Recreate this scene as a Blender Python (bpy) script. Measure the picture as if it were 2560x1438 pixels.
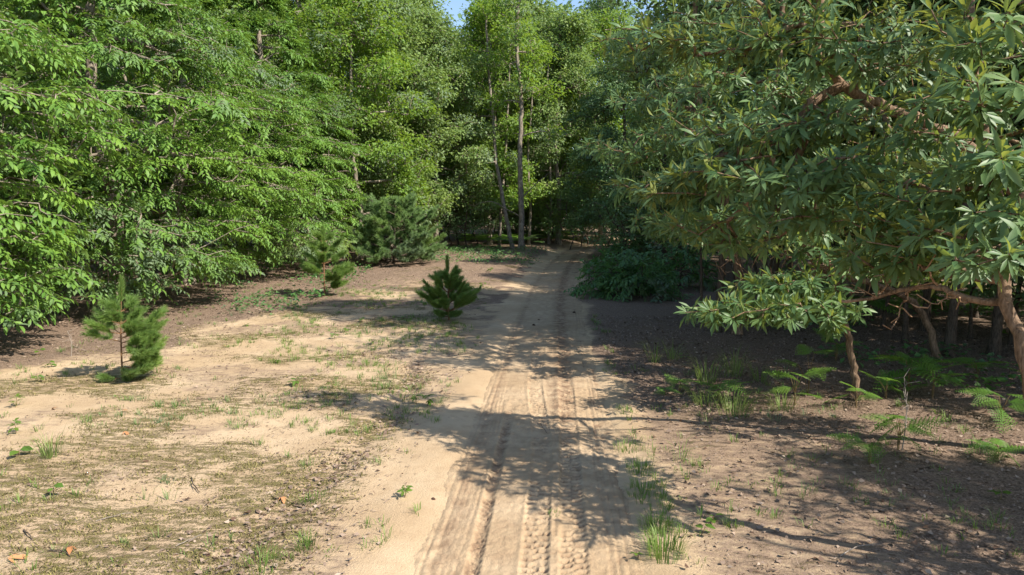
import bpy, math
import numpy as np
from mathutils import Matrix, Vector

# ------------------------------------------------------------------ scene, camera, sky, sun
for o in list(bpy.data.objects): bpy.data.objects.remove(o)
SC = bpy.context.scene
COL = SC.collection
CAM_H, F_PX, HOR = 2.4, 1707.0, 520.0            # camera height, focal length and horizon row in 2560 px photo units
PITCH = math.atan((719 - HOR) / F_PX)
cam = bpy.data.cameras.new('camera'); cam_o = bpy.data.objects.new('camera', cam); COL.objects.link(cam_o)
cam.sensor_width = 36; cam.lens = 36 * F_PX / 2560; cam.clip_start = 0.05; cam.clip_end = 3000
cam_o.location = (0, 0, CAM_H); cam_o.rotation_euler = (math.pi / 2 - PITCH, 0, 0)
SC.camera = cam_o
SUN_EL, SUN_AZ = math.radians(43), math.radians(119)        # azimuth clockwise from +Y (ahead of the camera)
world = bpy.data.worlds.new('World'); SC.world = world; world.use_nodes = True
wn = world.node_tree; bg = wn.nodes['Background']
sky = wn.nodes.new('ShaderNodeTexSky'); sky.sky_type = 'NISHITA'; sky.sun_disc = False
sky.sun_elevation = SUN_EL; sky.sun_rotation = SUN_AZ; sky.air_density = 1.0; sky.dust_density = 0.6; sky.ozone_density = 1.2
wn.links.new(sky.outputs[0], bg.inputs[0]); bg.inputs[1].default_value = 0.12
sun = bpy.data.lights.new('sun', 'SUN'); sun.energy = 4.6; sun.angle = math.radians(0.53); sun.color = (1.0, 0.93, 0.82)
sun_o = bpy.data.objects.new('sun', sun); COL.objects.link(sun_o)
sd = Vector((math.sin(SUN_AZ) * math.cos(SUN_EL), math.cos(SUN_AZ) * math.cos(SUN_EL), math.sin(SUN_EL)))
sun_o.rotation_euler = sd.to_track_quat('Z', 'Y').to_euler(); sun_o.location = (20, -12, 25)
vs = SC.view_settings; vs.view_transform = 'Standard'; vs.look = 'None'; vs.gamma = 1; vs.exposure = 1.0
vs.use_curve_mapping = False
cy = SC.cycles; cy.max_bounces = 5; cy.diffuse_bounces = 2; cy.glossy_bounces = 2; cy.transmission_bounces = 4
cy.transparent_max_bounces = 4; cy.caustics_reflective = False; cy.caustics_refractive = False
cy.use_denoising = True; cy.denoiser = 'OPENIMAGEDENOISE'; cy.denoising_input_passes = 'RGB_ALBEDO_NORMAL'; cy.denoising_prefilter = 'ACCURATE'; cy.sample_clamp_indirect = 6

# ------------------------------------------------------------------ small maths
R = np.random.default_rng(7)
CT, ST = math.cos(PITCH), math.sin(PITCH)
def ray(x, y):
    a, b = (x - 1280) / F_PX, (719 - y) / F_PX
    return np.array([a, CT + b * ST, -ST + b * CT])
def G(x, y):                                      # ground point seen at a photo pixel
    d = ray(x, y); t = -CAM_H / d[2]; return np.array([d[0] * t, d[1] * t, 0.0])
def P(x, y, D):                                   # point at depth D seen at a photo pixel
    d = ray(x, y); t = D / d[1]; return np.array([d[0] * t, D, CAM_H + d[2] * t])
def project(p):
    q = p - np.array([0, 0, CAM_H]); dep = q[:, 1] * CT - q[:, 2] * ST; up = q[:, 1] * ST + q[:, 2] * CT
    dep = np.maximum(dep, 1e-3)
    return 1280 + F_PX * q[:, 0] / dep, 719 - F_PX * up / dep, dep
def norm(a): return a / np.maximum(np.linalg.norm(a, axis=-1, keepdims=True), 1e-9)
def _hash(ix, iy, s):
    h = (ix.astype(np.int64) * 374761393 + iy.astype(np.int64) * 668265263 + s * 2147483647) & 0xffffffff
    h = ((h ^ (h >> 13)) * 1274126177) & 0xffffffff
    return ((h ^ (h >> 16)) & 0xffff) / 65535.0
def vnoise(x, y, s=0):
    ix, iy = np.floor(x), np.floor(y); fx, fy = x - ix, y - iy
    fx = fx * fx * (3 - 2 * fx); fy = fy * fy * (3 - 2 * fy)
    a, b = _hash(ix, iy, s), _hash(ix + 1, iy, s); c, d = _hash(ix, iy + 1, s), _hash(ix + 1, iy + 1, s)
    return (a * (1 - fx) + b * fx) * (1 - fy) + (c * (1 - fx) + d * fx) * fy
def fbm(x, y, s=0, o=4):
    t = 0; a = .5
    for k in range(o): t = t + a * vnoise(x * 2 ** k, y * 2 ** k, s + k * 17); a *= .5
    return t
def sstep(a, b, x):
    t = np.clip((x - a) / (b - a), 0, 1); return t * t * (3 - 2 * t)

# ------------------------------------------------------------------ object helpers
def make_mesh(name, V, polys, mat=None, smooth=True, **attrs):
    V = np.asarray(V, np.float32); me = bpy.data.meshes.new(name)
    polys = [np.asarray(p, np.int32) for p in polys if len(p)]
    me.vertices.add(len(V)); me.vertices.foreach_set('co', V.ravel())
    if polys:
        loops = np.concatenate([p.ravel() for p in polys]); tot = np.concatenate([np.full(len(p), p.shape[1], np.int32) for p in polys])
        me.loops.add(len(loops)); me.loops.foreach_set('vertex_index', loops)
        me.polygons.add(len(tot)); me.polygons.foreach_set('loop_start', np.concatenate([[0], np.cumsum(tot)[:-1]]).astype(np.int32))
        me.polygons.foreach_set('loop_total', tot)
        me.polygons.foreach_set('use_smooth', np.full(len(tot), smooth, bool))
    for k, a in attrs.items():
        at = me.attributes.new(k, 'FLOAT', 'POINT'); at.data.foreach_set('value', np.broadcast_to(np.asarray(a, np.float32), (len(V),)).copy())
    me.update(calc_edges=True)
    if mat: me.materials.append(mat)
    return me
def link(name, data, parent=None, loc=None):
    o = bpy.data.objects.new(name, data); COL.objects.link(o)
    if parent is not None: o.parent = parent
    if loc is not None: o.location = loc
    return o
def tag(o, label=None, cat=None, group=None, kind=None):
    if label: o['label'] = label
    if cat: o['category'] = cat
    if group: o['group'] = group
    if kind: o['kind'] = kind
    return o
class MB:                                          # collects geometry of ONE part
    def __init__(s): s.V = []; s.Q = []; s.T = []; s.A = []; s.n = 0
    def add(s, V, polys, tint=0.5):
        V = np.asarray(V, float).reshape(-1, 3)
        for p in polys:
            p = np.asarray(p)
            if len(p): (s.Q if p.shape[1] == 4 else s.T).append(p + s.n)
        s.V.append(V); s.A.append(np.broadcast_to(np.asarray(tint, float), (len(V),))); s.n += len(V)
    def mesh(s, name, mat, smooth=True):
        if not s.n: return make_mesh(name, np.zeros((0, 3)), [], mat)
        return make_mesh(name, np.concatenate(s.V), [np.concatenate(x) for x in (s.Q, s.T) if x], mat, smooth, tint=np.concatenate(s.A))
def tile(tpl, M, pos, tint):                       # copies of a template: M (n,3,3) columns = axes
    tv, tp = tpl; n, k = len(pos), len(tv)
    V = (np.einsum('nij,kj->nki', M, tv) + pos[:, None, :]).reshape(-1, 3)
    off = (np.arange(n) * k)[:, None, None]
    return V, [(p[None] + off).reshape(-1, p.shape[1]) for p in map(np.asarray, tp)], np.repeat(tint, k)
def frames(d, nrm):
    d = norm(d); y = norm(np.cross(nrm, d)); z = np.cross(d, y)
    return np.stack([d, y, z], axis=-1)
def tube(pts, rad, k=8):                           # one smooth tube along a polyline
    pts = np.asarray(pts, float); rad = np.asarray(rad, float); n = len(pts)
    t = norm(np.gradient(pts, axis=0)); ref = np.array([.31, .87, .12]); ref = ref / np.linalg.norm(ref)
    a = norm(np.cross(t, ref)); b = np.cross(t, a)
    th = np.linspace(0, 2 * np.pi, k, endpoint=False)
    V = pts[:, None] + rad[:, None, None] * (np.cos(th)[None, :, None] * a[:, None] + np.sin(th)[None, :, None] * b[:, None])
    i, j = np.meshgrid(np.arange(n - 1), np.arange(k), indexing='ij'); j2 = (j + 1) % k
    Q = np.stack([i * k + j, i * k + j2, (i + 1) * k + j2, (i + 1) * k + j], -1).reshape(-1, 4)
    return V.reshape(-1, 3), [Q]
def curve(pts, n=12, wob=0.0, rg=None):            # resampled smooth polyline through points
    pts = np.asarray(pts, float); s = np.concatenate([[0], np.cumsum(np.linalg.norm(np.diff(pts, axis=0), axis=1))])
    u = np.linspace(0, s[-1], n); m = np.gradient(pts, s, axis=0)
    k = np.clip(np.searchsorted(s, u) - 1, 0, len(s) - 2); h = (s[k + 1] - s[k])[:, None]; t = ((u - s[k]) / (s[k + 1] - s[k]))[:, None]
    c = (2*t**3-3*t**2+1)*pts[k] + (t**3-2*t**2+t)*h*m[k] + (-2*t**3+3*t**2)*pts[k+1] + (t**3-t**2)*h*m[k+1]
    if wob: c[1:-1] += (rg or R).normal(0, wob, (n - 2, 3))
    return c

# ------------------------------------------------------------------ materials
def nmat(name):
    m = bpy.data.materials.new(name); m.use_nodes = True; nt = m.node_tree
    return m, nt, nt.nodes['Principled BSDF'], nt.nodes['Material Output']
def node(nt, t, **kw):
    n = nt.nodes.new(t)
    for k, v in kw.items(): setattr(n, k, v)
    return n
def mixc(nt, fac, a, b, blend='MIX'):
    n = node(nt, 'ShaderNodeMix', data_type='RGBA', blend_type=blend)
    for sock, v in ((n.inputs[0], fac), (n.inputs[6], a), (n.inputs[7], b)):
        if isinstance(v, (tuple, list)): sock.default_value = (*v, 1)
        elif isinstance(v, (int, float)): sock.default_value = v
        else: nt.links.new(v, sock)
    return n.outputs[2]
def ramp(nt, fac, lo, hi):
    n = node(nt, 'ShaderNodeMapRange'); n.interpolation_type = 'SMOOTHSTEP'
    nt.links.new(fac, n.inputs[0]); n.inputs[1].default_value = lo; n.inputs[2].default_value = hi
    return n.outputs[0]
def mul(nt, a, b, op='MULTIPLY'):
    n = node(nt, 'ShaderNodeMath', operation=op)
    for s, v in zip(n.inputs, (a, b)):
        if isinstance(v, (int, float)): s.default_value = v
        else: nt.links.new(v, s)
    return n.outputs[0]
def noise(nt, vec, scale, detail=4, rough=.6, stretch=None):
    if stretch:
        mp = node(nt, 'ShaderNodeMapping'); mp.inputs['Scale'].default_value = stretch[:3]
        if len(stretch) > 3: mp.inputs['Rotation'].default_value = (0, 0, stretch[3])
        nt.links.new(vec, mp.inputs[0]); vec = mp.outputs[0]
    n = node(nt, 'ShaderNodeTexNoise'); n.inputs['Scale'].default_value = scale; n.inputs['Detail'].default_value = detail
    n.inputs['Roughness'].default_value = rough; nt.links.new(vec, n.inputs[0]); return n.outputs[0]
def attr(nt, name):
    n = node(nt, 'ShaderNodeAttribute', attribute_name=name); return n.outputs['Fac']
def leaf_mat(name, c0, c1, under=None, trans=(.3, .45, .05), tr=.38, rough=.42, spec=.45, hv=.95):
    m, nt, b, out = nmat(name); t = attr(nt, 'tint'); g = node(nt, 'ShaderNodeNewGeometry')
    tc = node(nt, 'ShaderNodeTexCoord')
    nz = noise(nt, tc.outputs['Object'], 1.3, 2)
    t2 = mul(nt, mul(nt, t, .75), mul(nt, nz, .3), 'ADD')
    col = mixc(nt, t2, c0, c1)
    hue = noise(nt, tc.outputs['Object'], .42, 3, .6)
    gm = sum(c1) / 3.0
    col = mixc(nt, mul(nt, ramp(nt, hue, .5, .68), hv), col, (gm * .72, gm * .98, gm * .62))
    col = mixc(nt, mul(nt, ramp(nt, hue, .48, .3), hv * .8), col, (c1[0] * 1.0, c1[1] * .98, c1[2] * .55))
    if under: col = mixc(nt, g.outputs['Backfacing'], col, under)
    nt.links.new(col, b.inputs['Base Color']); b.inputs['Roughness'].default_value = rough
    b.inputs['Specular IOR Level'].default_value = spec
    tb = node(nt, 'ShaderNodeBsdfTranslucent'); tcl = mixc(nt, .55, col, trans); nt.links.new(tcl, tb.inputs[0])
    mx = node(nt, 'ShaderNodeMixShader'); mx.inputs[0].default_value = tr
    nt.links.new(b.outputs[0], mx.inputs[1]); nt.links.new(tb.outputs[0], mx.inputs[2]); nt.links.new(mx.outputs[0], out.inputs[0])
    return m
def bark_mat(name, c0, c1, scale=9, moss=None):
    m, nt, b, out = nmat(name); tc = node(nt, 'ShaderNodeTexCoord')
    n1 = noise(nt, tc.outputs['Object'], scale, 5, .65, (3.2, 3.2, .7)); n2 = noise(nt, tc.outputs['Object'], scale * .25, 3)
    col = mixc(nt, ramp(nt, n1, .32, .68), c0, c1)
    col = mixc(nt, mul(nt, ramp(nt, n2, .5, .72), .55), col, moss or tuple(v * 1.5 for v in c1))
    nt.links.new(col, b.inputs['Base Color']); b.inputs['Roughness'].default_value = .9; b.inputs['Specular IOR Level'].default_value = .15
    bp = node(nt, 'ShaderNodeBump'); bp.inputs['Strength'].default_value = 1.0; bp.inputs['Distance'].default_value = .02
    nt.links.new(n1, bp.inputs['Height']); nt.links.new(bp.outputs[0], b.inputs['Normal'])
    return m
def ground_mat(name):
    m, nt, b, out = nmat(name); tc = node(nt, 'ShaderNodeTexCoord'); ob = tc.outputs['Object']
    a_l, a_m, a_d = attr(nt, 'litter'), attr(nt, 'moss'), attr(nt, 'damp')
    big = noise(nt, ob, .9, 4, .6); mid = noise(nt, ob, 7, 5, .65); fine = noise(nt, ob, 55, 4, .7); grain = noise(nt, ob, 230, 3, .7)
    strk = noise(nt, ob, 4.5, 5, .7, (1, 2.6, 1, .5))
    sand = mixc(nt, ramp(nt, big, .35, .7), (.44, .318, .195), (.55, .415, .27))
    sand = mixc(nt, mul(nt, ramp(nt, mid, .45, .75), .45), sand, (.34, .235, .14))
    sand = mixc(nt, mul(nt, ramp(nt, grain, .56, .68), .5), sand, (.25, .17, .105))
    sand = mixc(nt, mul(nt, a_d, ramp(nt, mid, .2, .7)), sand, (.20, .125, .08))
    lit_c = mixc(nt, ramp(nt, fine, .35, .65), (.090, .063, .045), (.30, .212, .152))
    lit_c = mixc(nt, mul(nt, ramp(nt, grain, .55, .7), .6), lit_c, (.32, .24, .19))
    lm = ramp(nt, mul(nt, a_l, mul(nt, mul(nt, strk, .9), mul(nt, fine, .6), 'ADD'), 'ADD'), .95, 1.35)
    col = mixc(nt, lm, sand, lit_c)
    moss_c = mixc(nt, ramp(nt, fine, .3, .7), (.095, .080, .030), (.20, .17, .065))
    mm = ramp(nt, mul(nt, mul(nt, a_m, .62), mul(nt, mul(nt, strk, 1.3), mul(nt, fine, .8), 'ADD'), 'ADD'), 1.36, 1.56)
    col = mixc(nt, mul(nt, mm, .9), col, moss_c)
    spk = noise(nt, ob, 26, 5, .75); gate = noise(nt, ob, 1.7, 4, .6)
    col = mixc(nt, mul(nt, mul(nt, ramp(nt, spk, .56, .64), ramp(nt, gate, .46, .6)), mul(nt, 0.95, attr(nt, 'debris'))), col, (.13, .085, .055))
    nt.links.new(col, b.inputs['Base Color']); b.inputs['Roughness'].default_value = .95; b.inputs['Specular IOR Level'].default_value = .1
    h = mul(nt, mul(nt, fine, 1.0), mul(nt, grain, .35), 'ADD'); h = mul(nt, h, mul(nt, mm, .9), 'ADD')
    bp = node(nt, 'ShaderNodeBump'); bp.inputs['Strength'].default_value = .75; bp.inputs['Distance'].default_value = .018
    nt.links.new(h, bp.inputs['Height']); nt.links.new(bp.outputs[0], b.inputs['Normal'])
    return m
def tint_mat(name, c0, c1, rough=.8, spec=.2):
    m, nt, b, out = nmat(name); t = attr(nt, 'tint')
    nt.links.new(mixc(nt, t, c0, c1), b.inputs['Base Color']); b.inputs['Roughness'].default_value = rough; b.inputs['Specular IOR Level'].default_value = spec
    return m

M_GROUND = ground_mat('sand_and_litter')
M_SASS = leaf_mat('sassafras_leaf', (.036, .112, .050), (.165, .255, .085), (.20, .23, .075), (.46, .53, .05), .32, .48, .40, hv=.45)
M_CHEST = leaf_mat('chestnut_leaf', (.045, .130, .016), (.170, .295, .055), (.15, .25, .06), (.36, .58, .04), .24, .55, .32)
M_OAK = leaf_mat('oak_leaf', (.060, .135, .030), (.240, .320, .105), (.20, .28, .10), (.40, .58, .06), .30, .55, .3)
M_MAPLE = leaf_mat('maple_leaf', (.055, .140, .014), (.205, .320, .045), (.18, .28, .05), (.46, .66, .04), .34, .55, .3)
M_DARK = leaf_mat('dark_oak_leaf', (.050, .130, .046), (.165, .255, .100), (.16, .24, .10), (.24, .42, .07), .32, .52, .35)
M_FERN = leaf_mat('fern_leaf', (.075, .180, .028), (.19, .32, .06), None, (.25, .45, .05), .40, .5, .3)
M_SHRUB = leaf_mat('shrub_leaf', (.048, .145, .045), (.14, .26, .075), None, (.15, .34, .06), .30, .45, .4)
M_SEED = leaf_mat('seedling_leaf', (.055, .135, .022), (.13, .22, .035), None, (.34, .52, .04), .42, .42, .45)
M_GRASS = leaf_mat('grass_blade', (.085, .19, .022), (.22, .28, .09), None, (.32, .45, .08), .35, .5, .3)
M_NEEDLE = leaf_mat('pine_needle', (.095, .190, .045), (.26, .37, .10), None, (.36, .55, .10), .42, .45, .4)
M_BLUENEED = leaf_mat('white_pine_needle', (.090, .185, .062), (.28, .40, .150), None, (.32, .50, .14), .40, .45, .4)
M_BARK = bark_mat('grey_brown_bark', (.11, .09, .07), (.33, .28, .22))
M_BARKD = bark_mat('dark_bark', (.045, .035, .028), (.13, .10, .075))
M_SBARK = bark_mat('orange_brown_bark', (.10, .065, .042), (.28, .19, .125), 14)
M_TWIG = bark_mat('dead_twig_wood', (.22, .125, .07), (.42, .27, .17), 20)
M_PALE = bark_mat('pale_dead_wood', (.22, .18, .15), (.42, .36, .30), 14)
M_PBARK = bark_mat('pine_shoot_bark', (.16, .085, .045), (.30, .17, .085), 22)
M_LITTER = tint_mat('dead_leaf', (.10, .058, .038), (.44, .34, .26), .75, .25)
M_STEM = tint_mat('green_stem', (.10, .13, .04), (.20, .12, .06))
M_CLOD = tint_mat('earth_clod', (.06, .035, .025), (.10, .06, .04), .95, .1)

# ------------------------------------------------------------------ ground and track
TRK = np.array([(-60, -1.8), (-20, -.9), (0, -.18), (4.46, .12), (6, .24), (8.5, .40), (10, .5), (14.6, .80), (18.6, 1.10), (22.8, 1.48), (28, 2.05), (34, 2.85), (41, 4.1), (45, 5.2), (49, 7.2), (52, 10), (55, 14.5), (58, 22)])
def tx(y):
    yy = np.asarray(y, float); return (np.interp(yy - 1.2, TRK[:, 0], TRK[:, 1]) + np.interp(yy, TRK[:, 0], TRK[:, 1]) + np.interp(yy + 1.2, TRK[:, 0], TRK[:, 1])) / 3
def h_ground(x, y):
    u = x - tx(y)
    h = .07 * (fbm(x * .35, y * .35, 3) - .5) + .035 * (fbm(x * 1.6, y * 1.6, 9) - .5)
    far = sstep(16, 30, y)
    h = h + far * (.22 * sstep(.95, 2.2, -u) + .18 * sstep(1.0, 2.6, u)) - (.012 + .04 * far) * (1 - sstep(.6, 1.25, np.abs(u)))
    h = h + .05 * sstep(4, 9, u) * (1 - far) + .012 * np.exp(-((np.abs(u) - 1.05) / .18) ** 2) * (fbm(x * 2, y * 1.2, 21) * 2)
    h = h - .035 * np.exp(-((u + 2.0 + .25 * np.sin(y * .6)) / .16) ** 2) * sstep(12, 9, y)      # old rut that holds dead leaves
    h = h + sstep(4.5, 2.5, np.hypot(x, y)) * 0
    return h
def zones(x, y):
    u = x - tx(y); n = fbm(x * .5, y * .5, 31); n2 = fbm(x * .9 + y * .5, y * 1.6 - x * .4, 41)
    # edge of the left wood, as a line of (depth, x)
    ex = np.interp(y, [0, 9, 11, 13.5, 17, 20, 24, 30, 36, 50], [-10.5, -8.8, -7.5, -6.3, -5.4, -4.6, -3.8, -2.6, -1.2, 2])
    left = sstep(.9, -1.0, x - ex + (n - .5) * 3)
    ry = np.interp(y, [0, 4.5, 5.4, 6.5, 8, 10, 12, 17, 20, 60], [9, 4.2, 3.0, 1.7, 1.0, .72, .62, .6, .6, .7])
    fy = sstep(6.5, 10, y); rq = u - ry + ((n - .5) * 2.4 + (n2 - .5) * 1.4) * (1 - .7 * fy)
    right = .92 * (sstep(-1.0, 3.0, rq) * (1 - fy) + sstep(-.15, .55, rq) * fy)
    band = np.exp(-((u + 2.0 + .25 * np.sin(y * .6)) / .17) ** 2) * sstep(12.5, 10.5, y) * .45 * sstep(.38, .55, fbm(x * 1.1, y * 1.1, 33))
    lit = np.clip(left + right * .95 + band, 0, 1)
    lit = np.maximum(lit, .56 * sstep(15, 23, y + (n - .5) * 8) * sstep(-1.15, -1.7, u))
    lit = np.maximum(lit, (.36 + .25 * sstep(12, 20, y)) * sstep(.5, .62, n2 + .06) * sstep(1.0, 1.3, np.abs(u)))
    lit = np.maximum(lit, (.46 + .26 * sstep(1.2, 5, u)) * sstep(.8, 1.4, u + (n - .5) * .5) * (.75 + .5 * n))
    moss = (.12 + .88 * sstep(.44, .64, fbm(x * .7 + 3, y * 1.1, 51))) * sstep(1.15, 1.6, np.abs(u)) * (1 - .7 * left) * .63 * np.where(u < 0, 1, .6)
    moss = moss * np.where(u < 0, .35 + .65 * sstep(-1.15, -1.9, u), 1)
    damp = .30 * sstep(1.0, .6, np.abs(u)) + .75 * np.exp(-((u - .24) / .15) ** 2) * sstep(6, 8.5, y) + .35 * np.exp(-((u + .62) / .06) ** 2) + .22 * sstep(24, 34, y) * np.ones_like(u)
    return lit, moss, np.clip(damp, 0, 1)
def grid_mesh(xs, ys): 
    X, Y = np.meshgrid(xs, ys); n, k = X.shape
    i, j = np.meshgrid(np.arange(n - 1), np.arange(k - 1), indexing='ij'); a = i * k + j
    return X.ravel(), Y.ravel(), np.stack([a, a + 1, a + k + 1, a + k], -1).reshape(-1, 4)
def spread_axis(a, b, st, far, g=1.22):
    v = list(np.arange(a, b + 1e-6, st)); s = st
    while v[-1] < far: s *= g; v.append(v[-1] + s)
    s = st; w = []; c = a
    while c > -far: s *= g; c -= s; w.append(c)
    return np.array(w[::-1] + v)
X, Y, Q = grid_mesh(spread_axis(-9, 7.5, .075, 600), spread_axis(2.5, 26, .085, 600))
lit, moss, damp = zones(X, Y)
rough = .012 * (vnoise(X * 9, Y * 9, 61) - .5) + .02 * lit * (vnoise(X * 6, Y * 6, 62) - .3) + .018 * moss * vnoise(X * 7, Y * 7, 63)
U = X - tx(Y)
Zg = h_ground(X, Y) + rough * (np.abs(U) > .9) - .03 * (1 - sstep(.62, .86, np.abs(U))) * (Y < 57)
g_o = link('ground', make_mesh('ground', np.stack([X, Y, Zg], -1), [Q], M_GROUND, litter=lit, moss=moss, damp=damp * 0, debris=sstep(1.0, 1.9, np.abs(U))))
tag(g_o, kind='structure', label='pale sandy clearing floor with moss, litter and shaded forest soil')

def h_track(u, v):
    h = -.008 * np.exp(-((np.abs(u) - .62) / .2) ** 2) + .005 * np.exp(-(u / .2) ** 2)
    def ribs(a, b, pitch, depth, ph):
        w = u + .02 * np.sin(v * .7 + ph) + .006 * np.sin(v * 3.1 + ph)
        m = sstep(a, a + .03, w) * sstep(b, b - .03, w) * (.35 + .65 * sstep(.35, .6, vnoise(v * .8, u * 7, int(ph * 10))))
        c = ((w - a) / pitch) % 1.0
        return -depth * m * np.maximum(0, 1 - np.abs(c - .5) * 5)
    h = h + ribs(-.80, -.44, .047, .010, .3) + ribs(.50, .76, .062, .009, 1.7)
    for a, d in ((-.72, .009), (-.65, .007), (.58, .007)):
        h = h - d * np.exp(-((u - a - .015 * np.sin(v * .9)) / .012) ** 2)
    def lugs(c, w, pitch, amp, sweep, s):              # tread blocks leave short slots, deeper at one end
        e = u - c; m = sstep(w, w * .86, np.abs(e)); sd = np.where(e > 0, .5, 0)
        ph = v / pitch + sweep * e / w + .22 * vnoise(u * 9, v * 4, s) + sd; row = np.floor(ph)
        slot = sstep(.26, .12, np.abs((ph % 1) - .5))
        gap = sstep(.16, .3, np.abs(((np.abs(e) / w * 1.7 + _hash(row, row * 0 + 3, s)) % 1) - .5) + .12)
        k = (.35 + .65 * _hash(row, np.sign(e) + 2, s + 5)) * sstep(.25, .45, vnoise(u * 5, v * 3.2, s + 9))
        d = m * slot * gap * k
        return -amp * d + .010 * m * (vnoise(u * 30, v * 26, s + 3) - .5) + .007 * np.exp(-((np.abs(e) - w) / .02) ** 2) - .006 * m
    d1 = .03 - .10 * sstep(9, 6.5, v) * 0 + .16 * 0 * v
    near = sstep(14, 9, v)
    h = h + lugs(.03 - .16 * sstep(6.2, 9.5, v), .105, .085, .034, .35, 71) * (.45 + .55 * near)
    h = h + lugs(.30, .105, .075, .034, -.35, 72) * (.5 + .5 * near)
    h = h + lugs(-.385, .055, .07, .026, .5, 73) * sstep(8.5, 6.8, v) - .018 * np.exp(-((u + .385) / .05) ** 2) * sstep(8.5, 6.8, v)
    h = h + .012 * np.exp(-((u - .165) / .035) ** 2) * (vnoise(u * 30, v * 11, 75) + .2)
    h = h + .006 * (vnoise(u * 28, v * 24, 76) - .5) + .014 * (fbm(u * 3, v * 2, 77) - .5) + .012 * (vnoise(u * 16, v * 12, 81) - .5) * sstep(.45, .6, fbm(u * 2 + 9, v * 1.1, 82)) + .006 * (vnoise(u * 70, v * 60, 78) - .5)
    wash = sstep(13, 20, v)
    h = h + wash * .035 * (vnoise(u * 1.3 + 3, v * 2.4 + u, 79) - .5)
    for a, b, r in ((.62, 7.4, .05), (.72, 7.15, .05), (.66, 7.0, .045), (.95, 7.7, .05)):
        h = h - .02 * np.exp(-(((u - a) ** 2 + ((v - b)) ** 2) / r ** 2))
    edge = sstep(.68, .98, np.abs(u) + .12 * (vnoise(u * 0 + 5 * np.sign(u), v * 1.7, 80) - .5) + .08 * (vnoise(u * 3, v * 7, 83) - .5))
    return h - .055 * edge
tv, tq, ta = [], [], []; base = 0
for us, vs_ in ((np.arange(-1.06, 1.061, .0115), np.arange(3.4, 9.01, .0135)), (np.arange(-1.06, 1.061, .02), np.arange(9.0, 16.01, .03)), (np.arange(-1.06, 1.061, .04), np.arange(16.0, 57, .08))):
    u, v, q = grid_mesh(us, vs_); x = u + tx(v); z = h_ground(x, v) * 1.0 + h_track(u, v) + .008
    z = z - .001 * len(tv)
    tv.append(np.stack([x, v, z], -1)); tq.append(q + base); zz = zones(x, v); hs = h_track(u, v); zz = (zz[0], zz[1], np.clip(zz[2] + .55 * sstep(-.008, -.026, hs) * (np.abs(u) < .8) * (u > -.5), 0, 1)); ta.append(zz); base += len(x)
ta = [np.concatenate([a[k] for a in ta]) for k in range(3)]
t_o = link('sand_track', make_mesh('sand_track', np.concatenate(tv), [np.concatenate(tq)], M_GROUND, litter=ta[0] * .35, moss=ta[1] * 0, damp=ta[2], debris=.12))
tag(t_o, kind='structure', label='sandy two-track trail with tyre prints leading into the wood')
def gz(x, y):                                      # height of the visible ground surface
    x, y = np.asarray(x, float), np.asarray(y, float); u = x - tx(y)
    return np.where(np.abs(u) < .8, h_ground(x, y) + .006, h_ground(x, y) + .004)

# ------------------------------------------------------------------ leaf templates (length 1 along +X, upper side +Z)
def leaf_tpl(st, fold=.3, curl=.25, width=1.0, tip=1.0):
    V = [(.0, 0, 0)]; n = len(st)
    for t, w in st:
        z = -curl * t * t; V += [(t, w * width, z + fold * w * width), (t, 0, z), (t, -w * width, z + fold * w * width)]
    V.append((tip, 0, -curl * tip * tip)); e = len(V) - 1
    T = [(0, 2, 1), (0, 3, 2)]; Qd = []
    for k in range(n - 1):
        a = 1 + 3 * k; Qd += [(a, a + 1, a + 4, a + 3), (a + 1, a + 2, a + 5, a + 4)]
    a = 1 + 3 * (n - 1); T += [(a, a + 1, e), (a + 1, a + 2, e)]
    return np.array(V), [np.array(Qd).reshape(-1, 4), np.array(T)]
def merge_tpl(parts):
    V, Qd, T, n = [], [], [], 0
    for tpl, ang, sc in parts:
        c, s = math.cos(ang), math.sin(ang); M = np.array([[c, -s, 0], [s, c, 0], [0, 0, 1]]) * sc
        V.append(tpl[0] @ M.T); Qd.append(tpl[1][0] + n); T.append(tpl[1][1] + n); n += len(tpl[0])
    return np.concatenate(V), [np.concatenate(Qd), np.concatenate(T)]
ELL = [(.16, .045), (.42, .175), (.70, .15)]
SASS = [leaf_tpl(ELL, .32, .18, .60), leaf_tpl(ELL, .22, .38, .74), leaf_tpl(ELL, .45, .05, .56),
        merge_tpl([(leaf_tpl([(.2, .05), (.65, .13)], .3, .2), 0, 1), (leaf_tpl([(.4, .06), (.7, .10)], .3, .2), .52, .74), (leaf_tpl([(.4, .06), (.7, .10)], .3, .2), -.52, .74)]),
        merge_tpl([(leaf_tpl([(.25, .07), (.62, .15)], .3, .25), 0, 1), (leaf_tpl([(.4, .06), (.7, .11)], .3, .25), .55, .72)])]
CHEST = [leaf_tpl([(.28, .15), (.66, .17)], .25, .3), leaf_tpl([(.28, .16), (.66, .19)], .18, .55), leaf_tpl([(.3, .14), (.62, .16)], .4, .1)]
def tiny(w, f, c): return np.array([(0, 0, 0), (.48, w, f * w), (1, 0, -c), (.48, -w, f * w), (.5, 0, -c * .2)]), [np.zeros((0, 4), int), np.array([(0, 4, 1), (1, 4, 2), (2, 4, 3), (3, 4, 0)])]
TINY = [tiny(.30, .35, .25), tiny(.26, .2, .4), tiny(.36, .5, .05)]
CHEST2 = [tiny(.20, .35, .25), tiny(.18, .25, .4), tiny(.22, .45, .1)]
FLAT = (np.array([(0, 0, 0), (.5, .36, .1), (1, 0, -.1), (.5, -.36, .1)]), [np.array([(0, 3, 2, 1)]), np.zeros((0, 3), int)])
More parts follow.
